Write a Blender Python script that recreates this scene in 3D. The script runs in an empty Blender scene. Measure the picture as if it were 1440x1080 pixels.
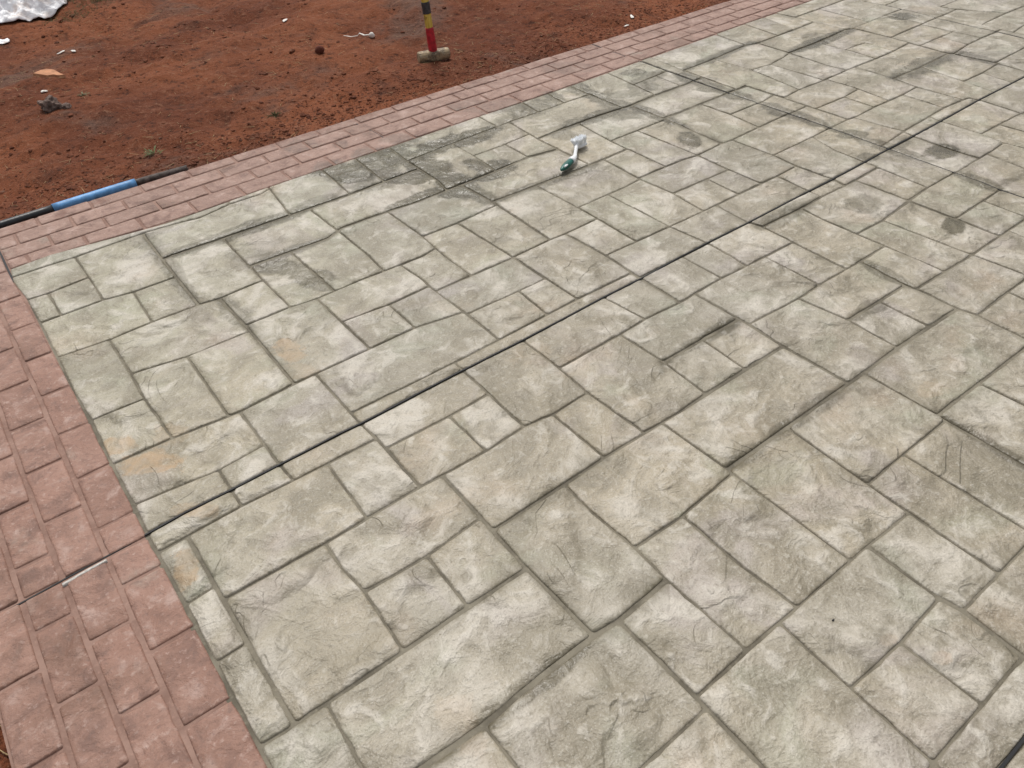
import bpy, bmesh, math, random
import numpy as np
from mathutils import Vector, Matrix, noise
random.seed(7)
RNG = np.random.default_rng(7)
scene = bpy.context.scene
C = scene.collection

# ------------------------------------------------------------------ camera
CAM_H = 1.45
F_PX, PITCH, ROLL, HEAD = 1079.33, 0.725947, -0.052606, 0.616366
cam_d = bpy.data.cameras.new('camera'); cam = bpy.data.objects.new('camera', cam_d); C.objects.link(cam)
st, ct, sp, cp = math.sin(HEAD), math.cos(HEAD), math.sin(PITCH), math.cos(PITCH)
right0 = Vector((ct, -st, 0)); fwd = Vector((st*cp, ct*cp, -sp)); up0 = Vector((st*sp, ct*sp, cp))
cr, sr = math.cos(ROLL), math.sin(ROLL)
rgt = right0*cr + up0*sr; upv = up0*cr - right0*sr
M = Matrix((rgt, upv, -fwd)).transposed().to_4x4(); M.translation = Vector((0, 0, CAM_H))
cam.matrix_world = M
cam_d.sensor_width = 36; cam_d.lens = F_PX/1440*36; cam_d.clip_start = .05; cam_d.clip_end = 500
scene.camera = cam
scene.render.resolution_x, scene.render.resolution_y = 1024, 768

# ------------------------------------------------------------------ overcast sky and veiled sun
SUN_EL, SUN_AZ = math.radians(62), math.radians(20)     # azimuth clockwise from +Y
world = bpy.data.worlds.new('World'); scene.world = world; world.use_nodes = True
wn = world.node_tree; wn.nodes.clear()
sky = wn.nodes.new('ShaderNodeTexSky'); sky.sky_type = 'NISHITA'; sky.sun_disc = False
sky.sun_elevation = SUN_EL; sky.sun_rotation = SUN_AZ; sky.air_density = 1.0; sky.dust_density = 4.0; sky.ozone_density = 1.0
hs = wn.nodes.new('ShaderNodeHueSaturation'); hs.inputs['Saturation'].default_value = .22
bg = wn.nodes.new('ShaderNodeBackground'); bg.inputs['Strength'].default_value = .10
wo = wn.nodes.new('ShaderNodeOutputWorld')
wn.links.new(sky.outputs[0], hs.inputs['Color']); wn.links.new(hs.outputs[0], bg.inputs['Color']); wn.links.new(bg.outputs[0], wo.inputs['Surface'])
sl = bpy.data.lights.new('sun', 'SUN'); sl.energy = 1.5; sl.angle = math.radians(12); sl.color = (1, .965, .91)
sun = bpy.data.objects.new('sun', sl); C.objects.link(sun)
sd = Vector((math.sin(SUN_AZ)*math.cos(SUN_EL), math.cos(SUN_AZ)*math.cos(SUN_EL), math.sin(SUN_EL)))
sun.rotation_euler = sd.to_track_quat('Z', 'Y').to_euler(); sun.location = sd*20
vs = scene.view_settings; vs.view_transform = 'Standard'; vs.look = 'None'; vs.exposure = 0.40; vs.gamma = 1
vs.use_curve_mapping = False
scene.render.engine = 'CYCLES'

# ------------------------------------------------------------------ traced layout (millimetres on the patio; digit = joint strength of that edge)
STONES = [
((907,35,842,29,906,-22),'444'),
((110,603,315,443,312,593),'448'),
((667,354,431,351,663,169),'446'),
((1201,-44,932,-42,1033,-122),'344'),
((-44,822,-44,724,88,621,95,820),'4446'),
((667,381,663,169,842,29,907,35,920,384),'64444'),
((1233,39,907,35,906,-22,932,-42,1201,-44,1230,-31),'444347'),
((600,602,452,601,312,593,315,443,431,351,667,354,664,595),'8844468'),
((1073,204,911,209,907,35,1077,37),'4444'),
((95,820,88,621,110,603,312,593,452,601,600,602,594,820),'4488866'),
((-44,822,26,819,24,1041,-46,1039),'6644'),
((1238,165,1229,212,1073,204,1077,37,1233,39),'74447'),
((664,595,667,381,820,386,816,603),'6448'),
((22,1220,-47,1214,-46,1039,24,1041),'4446'),
((920,384,911,209,1073,204,1229,212,1229,384),'44474'),
((23,1174,26,819,271,820,278,996,268,1085,270,1170),'664444'),
((278,996,271,820,435,822,437,989),'4644'),
((1238,165,1230,-31,1541,115,1542,166),'7444'),
((816,603,820,386,979,383,969,545,972,704,820,709),'444444'),
((-51,1395,-47,1214,22,1220,21,1397),'4464'),
((1386,379,1229,384,1226,229,1238,165,1383,165),'47744'),
((437,989,435,822,594,820,598,1001),'4664'),
((597,952,594,820,600,602,664,595,816,603,820,709,813,845,818,953),'66884446'),
((972,704,969,545,979,383,1167,384,1165,718),'44444'),
((1542,166,1541,115,1652,167),'444'),
((270,1170,268,1085,278,996,437,989,598,1001,600,1172,536,1177),'4444644'),
((23,1174,270,1170,383,1173,390,1395,160,1402,21,1397),'444446'),
((-51,1395,160,1402,160,1469,42,1472,-52,1466),'44334'),
((1387,490,1383,165,1542,166,1540,492),'4444'),
((160,1556,-50,1578,-52,1466,42,1472,160,1469),'44334'),
((1167,384,1386,379,1398,736,1165,735),'4474'),
((955,958,818,953,813,845,820,709,972,704,1165,718,1157,955),'6444446'),
((160,1402,296,1397,292,1471,160,1469),'4434'),
((1738,491,1540,492,1542,166,1652,167,1731,204),'44446'),
((383,1173,536,1177,535,1393,390,1395),'4444'),
((292,1564,160,1556,160,1469,292,1471),'4434'),
((600,1172,597,952,955,958,955,1165,867,1178,744,1170),'664444'),
((-54,1755,-50,1578,160,1556,292,1564,290,1731,105,1750),'444444'),
((536,1177,611,1171,736,1171,733,1340,538,1346),'44444'),
((530,1470,292,1471,296,1397,535,1393),'3444'),
((-54,1755,105,1750,96,1961,-50,1968),'4444'),
((1398,736,1387,490,1738,491,1736,736),'4467'),
((1086,1171,955,1165,955,958,1097,956),'4464'),
((736,1171,867,1178,870,1344,733,1340),'4444'),
((1734,515,1731,204,1943,303,1944,394,1937,512),'64446'),
((528,1742,290,1731,292,1471,530,1470),'4434'),
((872,1475,530,1470,538,1346,723,1340,870,1344),'34444'),
((1157,955,1165,735,1668,736,1663,955),'4766'),
((105,1750,258,1734,260,2072,100,2100,96,1961),'44444'),
((530,1525,530,1470,872,1475,873,1521),'4344'),
((1093,1303,1092,1473,872,1475,867,1178,955,1165,1086,1171),'434444'),
((1093,1303,1086,1171,1097,956,1237,953,1334,958,1344,1129,1337,1304),'4466444'),
((2223,507,1937,512,1944,394,1943,303,2219,432),'64446'),
((-56,2331,-58,2129,-50,1968,96,1961,100,2117,96,2317),'444444'),
((258,1734,290,1731,460,1741,462,2068,260,2072),'44644'),
((1334,958,1498,958,1506,1129,1344,1129),'6484'),
((1038,1712,872,1742,528,1742,530,1525,759,1520,1039,1522),'444444'),
((1909,739,1736,736,1734,515,2223,507,2230,676,2216,731),'766667'),
((1498,958,1663,955,1670,1126,1506,1129),'6684'),
((2223,507,2219,432,2374,504),'646'),
((1663,955,1668,736,1909,739,1915,910,1894,1076,1671,1089),'674446'),
((462,2104,460,1741,711,1740,706,2090,617,2103),'64444'),
((455,2307,386,2318,233,2323,96,2317,100,2100,269,2071,462,2068),'4444446'),
((1093,1303,1345,1304,1448,1311,1431,1481,1092,1473),'44434'),
((711,1740,872,1742,873,1901,709,1919),'4444'),
((1915,910,1909,739,2069,737,2070,905),'4746'),
((145,2559,-56,2561,-56,2331,96,2317,233,2323,239,2539),'444444'),
((1448,1311,1337,1304,1344,1129,1670,1126,1667,1306,1607,1302),'448644'),
((2230,676,2223,507,2374,504,2404,518,2417,678),'66444'),
((1039,1693,1039,1522,1232,1526,1242,1688),'4444'),
((1599,1525,1360,1529,873,1521,872,1475,1092,1473,1456,1481,1591,1479,1597,1485),'44433336'),
((-61,2732,-56,2561,10,2560,5,2727),'4444'),
((1033,1907,873,1901,872,1742,1038,1712),'4444'),
((462,2104,617,2103,613,2311,455,2307),'4446'),
((2210,904,2070,905,2069,737,2216,731,2219,844),'64766'),
((239,2539,233,2323,386,2318,386,2537),'4464'),
((145,2739,5,2727,10,2560,145,2559),'4444'),
((1355,1687,1242,1688,1232,1526,1360,1529),'4444'),
((1597,1485,1591,1479,1431,1481,1448,1311,1597,1303),'33446'),
((2417,678,2404,518,2541,582,2549,679),'4444'),
((706,2090,709,1919,873,1901,1033,1907,1034,1969,1025,2081,880,2090),'4444444'),
((2023,1080,1894,1076,1915,910,2210,904,2223,1076),'44664'),
((1794,1310,1667,1306,1671,1089,1894,1076,2008,1080,2010,1300),'464444'),
((2215,869,2219,844,2216,731,2230,676,2549,679,2536,861),'666445'),
((1032,1869,1039,1693,1355,1687,1354,1863),'4444'),
((612,2429,617,2103,706,2090,773,2089,767,2424),'44448'),
((-73,2921,-76,2888,-61,2732,5,2727,145,2739,141,2914),'444444'),
((1597,1485,1597,1303,1800,1310,1799,1486),'6443'),
((2549,679,2541,582,2748,679),'444'),
((386,2682,386,2318,455,2307,613,2311,611,2680,418,2686),'644488'),
((141,2914,145,2559,239,2539,386,2537,388,2920),'44464'),
((2223,1076,2210,904,2215,869,2375,865,2376,984,2370,1079),'665444'),
((1032,1869,1178,1866,1176,2030,1180,2094,1118,2080,1025,2081,1034,1969),'4444444'),
((2157,1298,2010,1300,2008,1080,2150,1078),'4446'),
((1929,1488,1799,1486,1800,1310,1918,1304,1927,1373),'34444'),
((1605,1661,1593,1864,1536,1868,1354,1863,1360,1529,1599,1525),'644446'),
((767,2424,773,2089,961,2085,970,2215,968,2439,917,2415),'444488'),
((2536,861,2549,679,2748,679,2763,686,2775,864),'44445'),
((1605,1661,1597,1485,1929,1488,1912,1653),'6344'),
((1178,1866,1354,1863,1339,2189,1187,2195,1176,2030),'44444'),
((2369,1188,2375,865,2536,861,2517,1183),'4544'),
((2159,1434,2148,1486,1929,1488,1927,1373,1918,1304,2157,1298),'634446'),
((968,2439,970,2215,961,2085,1118,2080,1180,2094,1187,2195,1182,2442,988,2448),'44444488'),
((1605,1661,1748,1657,1753,1868,1593,1864),'4446'),
((611,2680,612,2429,917,2415,968,2439,961,2668),'48848'),
((-73,2921,141,2914,388,2920,494,2909,599,2888,731,2914,739,2942,502,2932,77,2994,-68,2985),'4444444444'),
((2363,1318,2371,1426,2159,1434,2150,1078,2370,1079),'46644'),
((2775,864,2763,686,2900,750,2909,862),'4445'),
((1354,1863,1525,1868,1535,2203,1339,2189),'4644'),
((2517,1183,2536,861,2719,862,2712,1200),'4564'),
((1912,1653,1929,1488,2148,1486,2158,1650),'4364'),
((388,2920,386,2682,418,2686,882,2671,912,2931,860,2911,731,2914,599,2888,494,2909),'688444444'),
((2717,1023,2719,862,2909,862,2910,1025),'6544'),
((1748,1657,1912,1653,1909,1981,1755,1980),'4444'),
((2909,862,2900,750,3045,817,3044,862),'4435'),
((1536,2233,1525,1868,1593,1864,1753,1868,1755,1980,1748,2225),'644448'),
((1182,2442,1187,2195,1339,2189,1535,2203,1523,2434,1313,2430),'444688'),
((2159,1434,2371,1426,2504,1432,2503,1490,2148,1486),'66436'),
((2369,1188,2517,1183,2712,1200,2718,1210,2709,1427,2504,1432,2371,1426,2363,1318),'44666644'),
((3044,862,3045,817,3139,861),'345'),
((2909,862,3044,862,3039,1029,2910,1025),'5344'),
((961,2668,968,2439,988,2448,1154,2444,1313,2430,1455,2433,1472,2529,1472,2671,1102,2664),'488884488'),
((2513,1648,2158,1650,2148,1486,2503,1490),'4634'),
((2093,1991,1994,1982,1909,1981,1912,1653,2089,1649,2105,1820),'444444'),
((731,2914,860,2911,912,2931,914,2949,739,2942),'44444'),
((2105,1820,2089,1649,2285,1651,2291,1816),'4446'),
((2712,1200,2717,1023,3039,1029,3045,1093,3045,1212,2866,1213),'643344'),
((882,2671,1142,2665,1154,2947,914,2949),'8444'),
((2504,1432,2641,1426,2654,1489,2503,1490),'6634'),
((2712,1200,2858,1212,2867,1432,2709,1427,2718,1210),'44666'),
((1748,2225,1755,1980,1994,1982,2093,1991,2104,2218),'44448'),
((3045,1212,3045,1093,3039,1029,3044,862,3139,861,3263,919,3288,1215),'3335444'),
((2291,1816,2285,1651,2418,1652,2415,1811),'4446'),
((2513,1648,2503,1490,2654,1489,2647,1523,2639,1652),'43664'),
((1142,2665,1302,2668,1313,2945,1154,2947),'8444'),
((2867,1432,2868,1494,2654,1489,2641,1426),'4366'),
((1523,2434,1536,2233,2029,2218,2025,2421,1883,2449,1636,2433),'684888'),
((2093,2001,2105,1820,2415,1811,2421,1983,2344,1997),'46444'),
((2858,1212,3045,1212,3046,1499,2868,1494),'4334'),
((1472,2529,1455,2433,1704,2438,1716,2618,1713,2784,1473,2767),'484444'),
((2104,2218,2093,2001,2247,1998,2246,2223),'4448'),
((1302,2668,1472,2671,1473,2783,1483,2942,1313,2945),'84444'),
((2581,1994,2421,1983,2415,1811,2418,1652,2513,1648,2639,1652,2650,1776,2640,1987),'44444664'),
((2650,1776,2639,1652,2647,1523,2654,1489,2868,1494,2873,1635,2912,1779),'6663444'),
((3438,1223,3288,1215,3263,919,3425,995,3448,1146),'44444'),
((1704,2438,1883,2449,1885,2618,1716,2618),'8444'),
((3228,1502,3046,1499,3045,1212,3229,1215,3222,1328),'33466'),
((2247,1998,2344,1997,2421,1983,2407,2329,2247,2331),'44444'),
((2912,1779,2873,1635,2868,1494,3046,1499,3048,1784),'44334'),
((1883,2449,2025,2421,2023,2541,2030,2628,1885,2618),'84444'),
((2029,2218,2246,2223,2246,2309,2266,2569,2025,2564),'84484'),
((3449,1508,3228,1502,3222,1328,3229,1215,3337,1214,3438,1223,3453,1328),'3664444'),
((3046,1533,3046,1499,3228,1502,3237,1554),'3365'),
((3453,1328,3438,1223,3448,1146,3425,995,3595,1074,3604,1224,3596,1324),'4444444'),
((1713,2784,1716,2618,1885,2618,2030,2628,2043,2797),'44444'),
((1473,2767,1713,2784,1974,2793,1976,2949,1483,2942),'44444'),
((2592,2331,2407,2329,2421,1983,2581,1994),'4448'),
((2650,1776,2800,1775,3048,1784,3043,1999,2995,2001,2640,1987),'443446'),
((3167,1788,3048,1784,3046,1533,3248,1555,3236,1612,3217,1782),'435444'),
((3237,1554,3228,1502,3449,1508,3459,1568),'6345'),
((3778,1319,3726,1325,3596,1324,3604,1224,3595,1074,3750,1146),'444446'),
((2593,2346,2581,1994,2640,1987,2828,1997,2844,2171,2837,2345),'844448'),
((2396,2567,2266,2569,2247,2331,2592,2331,2582,2553),'84488'),
((3789,1520,3449,1508,3453,1328,3726,1325,3778,1319),'34446'),
((3174,1999,3043,1999,3048,1784,3181,1787),'4346'),
((1974,2793,2061,2798,2213,2792,2228,2939,1976,2949),'44444'),
((2828,1997,3043,1999,3037,2171,2844,2171),'4344'),
((3392,1788,3217,1782,3236,1612,3248,1555,3595,1576,3601,1783),'444544'),
((2535,2789,2373,2795,2213,2792,2043,2797,2025,2564,2192,2571,2396,2567,2541,2556,2536,2596),'444488844'),
((3778,1319,3750,1146,4086,1303),'644'),
((3174,1953,3181,1787,3234,1780,3380,1787,3381,1948),'64444'),
((3595,1576,3459,1568,3449,1508,3789,1520,3778,1564),'54365'),
((3171,2186,3069,2169,3037,2171,3043,1999,3174,1999),'44346'),
((2837,2345,2844,2171,3037,2171,3034,2346),'4438'),
((2213,2792,2373,2795,2389,2936,2228,2939),'4444'),
((3381,1948,3380,1787,3492,1786,3512,1960),'4444'),
((2582,2553,2593,2346,3034,2346,3033,2564,2761,2566),'88388'),
((3601,1783,3595,1576,3740,1567,3730,1792),'4564'),
((3034,2346,3037,2171,3069,2169,3171,2186,3166,2348),'34468'),
((2534,2940,2536,2596,2541,2556,2582,2553,2761,2566,2794,2947),'448844'),
((2534,2940,2389,2936,2373,2795,2535,2789),'4444'),
((4277,1523,3789,1520,3778,1319,4086,1303,4263,1386),'36446'),
((3172,2132,3174,1953,3381,1948,3512,1960,3516,1992,3509,2138,3325,2147),'6444444'),
((3730,1792,3740,1567,3778,1564,3789,1520,3929,1520,3980,1922,3748,1925),'6563486'),
((2761,2566,2935,2563,2941,2744,2778,2735),'8444'),
((3033,2564,3034,2346,3095,2347,3097,2570),'3848'),
((3509,2138,3516,1992,3492,1786,3601,1783,3730,1792,3748,1925,3749,2145),'4444664'),
((3949,1684,3929,1520,4095,1521,4116,1680),'4344'),
((3095,2347,3166,2348,3172,2132,3307,2145,3348,2468,3327,2706,3098,2699),'8644484'),
((2935,2563,3033,2564,3034,2755,2941,2744),'8344'),
((3307,2145,3489,2139,3478,2456,3348,2468),'4444'),
((4291,1695,4116,1680,4095,1521,4277,1523),'4436'),
((2794,2947,2778,2735,2941,2744,3034,2755,3036,2954),'44434'),
((4277,1523,4263,1386,4561,1526),'643'),
((3033,2564,3097,2570,3098,2707,3115,2956,3036,2954),'84443'),
((4257,1933,3980,1922,3949,1684,4116,1680,4291,1695),'84446'),
((3684,2495,3611,2474,3478,2456,3489,2139,3688,2143,3671,2243),'444466'),
((4260,2159,4088,2144,3927,2140,3749,2145,3748,1925,3963,1921,4257,1933,4253,1958),'44468866'),
((3684,2495,3671,2243,3688,2143,3771,2146,3927,2140,3936,2280,3922,2495),'6644448'),
((4292,1709,4277,1523,4561,1526,4683,1583,4661,1719),'63444'),
((3327,2706,3348,2468,3478,2456,3611,2474,3684,2495,3685,2708,3621,2728),'4444688'),
((4683,1583,4561,1526,4693,1523),'434'),
((3115,2956,3098,2699,3268,2701,3621,2728,3641,2968),'48844'),
((3927,2140,4088,2144,4092,2317,3933,2327,3936,2280),'44444'),
((4261,1911,4292,1709,4661,1719,4617,1942,4444,1936),'64444'),
((4258,2097,4253,1958,4261,1911,4444,1936,4450,2096),'66444'),
((4661,1719,4683,1583,4741,1610,4742,1720),'4434'),
((4796,1720,4742,1720,4741,1610,4795,1635),'4344'),
((4213,2516,3922,2495,3933,2327,4092,2317,4088,2144,4260,2159,4264,2274,4256,2500),'84444668'),
((4617,1942,4661,1719,4742,1720,4744,1939),'4434'),
((4582,2099,4450,2096,4444,1936,4594,1943),'4444'),
((4796,1720,4795,1635,4983,1723),'444'),
((3685,2708,3684,2495,3922,2495,4213,2516,4204,2721,4016,2712),'688688'),
((3621,2728,3694,2706,3867,2709,3890,2973,3641,2968),'88444'),
((4793,1942,4744,1939,4742,1720,4796,1720),'4344'),
((4264,2274,4258,2097,4582,2099,4578,2284),'6444'),
((4578,2284,4582,2099,4594,1943,4744,1939,4735,2034,4739,2289),'444334'),
((3867,2709,4016,2712,4071,2976,3890,2973),'8444'),
((4256,2500,4264,2274,4597,2284,4584,2512),'6444'),
((4795,1875,4796,1720,4983,1723,5250,1847,5253,1896,4945,1894),'444444'),
((4793,2289,4739,2289,4735,2034,4744,1939,4793,1942,4804,2080,4798,2278),'4334444'),
((4802,2055,4793,1942,4795,1875,4945,1894,5253,1896,5262,2061,5085,2065),'4444444'),
((4213,2516,4264,2497,4412,2502,4424,2615,4422,2850,4197,2850),'844446'),
((4016,2712,4204,2721,4199,2842,4178,2977,4071,2976),'86644'),
((4584,2512,4597,2284,4739,2289,4748,2367,4749,2510),'44334'),
((4793,2289,4798,2278,4802,2055,5085,2065,4957,2291),'44444'),
((5253,1896,5250,1847,5356,1897),'444'),
((4422,2850,4424,2615,4412,2502,4584,2512,4749,2510,4751,2620,4722,2795,4722,2851),'44443334'),
((4197,2850,4722,2851,4719,2986,4178,2977),'4346'),
((4957,2291,5085,2065,5262,2061,5263,2243,5290,2386,4946,2382,4944,2363),'4444444'),
((5262,2061,5253,1896,5356,1897,5718,2066),'4444'),
((4748,2367,4739,2289,4957,2291,4944,2363,4946,2382,5548,2386,5303,2640,4751,2620),'34444443'),
((4722,2851,4722,2795,4751,2620,5303,2640,5088,2864),'33444'),
((5262,2061,5718,2066,5813,2110,5548,2386,5290,2386,5263,2243),'444444'),
((4722,2851,5088,2864,4965,2993,4719,2986),'4443'),
]
JOINTS = [
[(-59,1465),(42,1472),(160,1469),(290,1471),(472,1472),(530,1470),(862,1475),(1097,1473),(1456,1481),(1591,1479),(1803,1487),(1929,1488),(2148,1486),(2503,1490),(2654,1489),(2789,1492),(3034,1499),(3342,1504),(3789,1520),(4200,1522),(4638,1526)],
[(3036,2954),(3032,2645),(3034,2346),(3036,2176),(3043,2011),(3048,1784),(3045,1668),(3046,1533),(3046,1333),(3045,1212),(3045,1093),(3039,1029),(3043,943),(3045,793)],
[(4712,3002),(4722,2795),(4751,2620),(4748,2367),(4738,2282),(4735,2034),(4746,1929),(4742,1793),(4741,1574)],
[(1229,-44),(1071,-42),(989,-42),(910,-43)],
]
VIEW = [(-0.454, 1.046), (1.033, -0.122), (5.813, 2.11), (4.35, 3.633)]

EDGE_T = [(-.30,2.985),(-.057,2.985),(.077,2.990),(.29,2.962),(.502,2.936),(.917,2.945),(1.485,2.942),(1.842,2.944),(2.387,2.938),(3.036,2.954),(3.999,2.975),(4.54,2.981),(9,3.03)]
EDGE_L = [(4,-.07),(2.888,-.072),(2.729,-.062),(2.331,-.057),(1.968,-.053),(1.46,-.052),(1.206,-.048),(.772,-.044),(-3,-.02)]
def edge_v(u): return float(np.interp(u, [p[0] for p in EDGE_T], [p[1] for p in EDGE_T]))
def edge_u(v): return float(np.interp(-v, [-p[0] for p in EDGE_L], [p[1] for p in EDGE_L]))

# ------------------------------------------------------------------ helpers
def tag(o, label=None, cat=None, group=None, kind=None):
    if label: o['label'] = label
    if cat: o['category'] = cat
    if group: o['group'] = group
    if kind: o['kind'] = kind
    return o
def link(name, me, mat=None, parent=None, smooth=True):
    o = bpy.data.objects.new(name, me); C.objects.link(o)
    if mat and not me.materials: me.materials.append(mat)
    if parent: o.parent = parent
    if smooth:
        me.polygons.foreach_set('use_smooth', [True]*len(me.polygons))
    return o
def mesh(name, vs_, fs_):
    me = bpy.data.meshes.new(name); me.from_pydata([tuple(map(float, v)) for v in vs_], [], fs_); me.validate(); me.update(); return me
def empty(name, loc=(0,0,0)):
    o = bpy.data.objects.new(name, None); C.objects.link(o); o.location = loc; o.empty_display_size = .1; return o
def tube(path, radii, seg=14, cap=True, squash=None):
    """lofted tube along a list of points"""
    vs_, fs_ = [], []
    P = [Vector(p) for p in path]; n = len(P); ref = Vector((0, 0, 1))
    for i, p in enumerate(P):
        t = (P[min(i+1, n-1)]-P[max(i-1, 0)]).normalized()
        r = Vector((0, 0, 1)) if abs(t.z) < .9 else Vector((1, 0, 0))
        a = t.cross(r).normalized(); b = a.cross(t).normalized()
        ra = radii[i] if not isinstance(radii, (int, float)) else radii
        rb = ra*(squash[i] if squash else 1)
        for k in range(seg):
            th = 2*math.pi*k/seg
            vs_.append(p + a*math.cos(th)*ra + b*math.sin(th)*rb)
    for i in range(n-1):
        for k in range(seg):
            fs_.append((i*seg+k, i*seg+(k+1) % seg, (i+1)*seg+(k+1) % seg, (i+1)*seg+k))
    if cap:
        fs_.append(tuple(range(seg))[::-1]); fs_.append(tuple((n-1)*seg+k for k in range(seg)))
    return vs_, fs_

# ------------------------------------------------------------------ materials
class NT:
    def __init__(s, name):
        s.m = bpy.data.materials.new(name); s.m.use_nodes = True; s.t = s.m.node_tree; s.t.nodes.clear()
        s.out = s.t.nodes.new('ShaderNodeOutputMaterial'); s.b = s.t.nodes.new('ShaderNodeBsdfPrincipled')
        s.t.links.new(s.b.outputs[0], s.out.inputs[0])
    def n(s, typ, **kw):
        nd = s.t.nodes.new(typ)
        for k, v in kw.items(): setattr(nd, k, v)
        return nd
    def set(s, sock, v):
        if hasattr(v, 'links') or isinstance(v, bpy.types.NodeSocket): s.t.links.new(v, sock)
        elif isinstance(v, (tuple, list)) and sock.type == 'RGBA' and len(v) == 3: sock.default_value = (*v, 1)
        else: sock.default_value = v
    def math(s, op, a, b=0., c=0.):
        nd = s.n('ShaderNodeMath', operation=op); s.set(nd.inputs[0], a); s.set(nd.inputs[1], b); s.set(nd.inputs[2], c); return nd.outputs[0]
    def vmath(s, op, a, b=(0, 0, 0)):
        nd = s.n('ShaderNodeVectorMath', operation=op); s.set(nd.inputs[0], a); s.set(nd.inputs[1], b)
        return nd.outputs['Value'] if op in ('LENGTH', 'DISTANCE') else nd.outputs[0]
    def noise(s, vec, scale, detail=3., rough=.5, dist=0., col=False):
        nd = s.n('ShaderNodeTexNoise'); s.set(nd.inputs['Vector'], vec); nd.inputs['Scale'].default_value = scale
        nd.inputs['Detail'].default_value = detail; nd.inputs['Roughness'].default_value = rough; nd.inputs['Distortion'].default_value = dist
        return nd.outputs['Color' if col else 0]
    def ramp(s, v, a, b, lo=0., hi=1., smooth=True):
        nd = s.n('ShaderNodeMapRange', interpolation_type='SMOOTHSTEP' if smooth else 'LINEAR')
        s.set(nd.inputs[0], v); nd.inputs[1].default_value = a; nd.inputs[2].default_value = b; nd.inputs[3].default_value = lo; nd.inputs[4].default_value = hi
        return nd.outputs[0]
    def mix(s, f, a, b, mode='MIX'):
        nd = s.n('ShaderNodeMix', data_type='RGBA', blend_type=mode); s.set(nd.inputs[0], f); s.set(nd.inputs[6], a); s.set(nd.inputs[7], b); return nd.outputs[2]
    def pos(s): return s.n('ShaderNodeNewGeometry').outputs['Position']
    def bump(s, h, strength=1., dist=1.):
        nd = s.n('ShaderNodeBump'); nd.inputs['Strength'].default_value = strength; nd.inputs['Distance'].default_value = dist; s.set(nd.inputs['Height'], h)
        s.t.links.new(nd.outputs[0], s.b.inputs['Normal'])
    def fin(s, col, rough=.7, spec=.4, **kw):
        s.set(s.b.inputs['Base Color'], col); s.set(s.b.inputs['Roughness'], rough); s.set(s.b.inputs['Specular IOR Level'], spec)
        for k, v in kw.items(): s.set(s.b.inputs[k], v)
        return s.m

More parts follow.
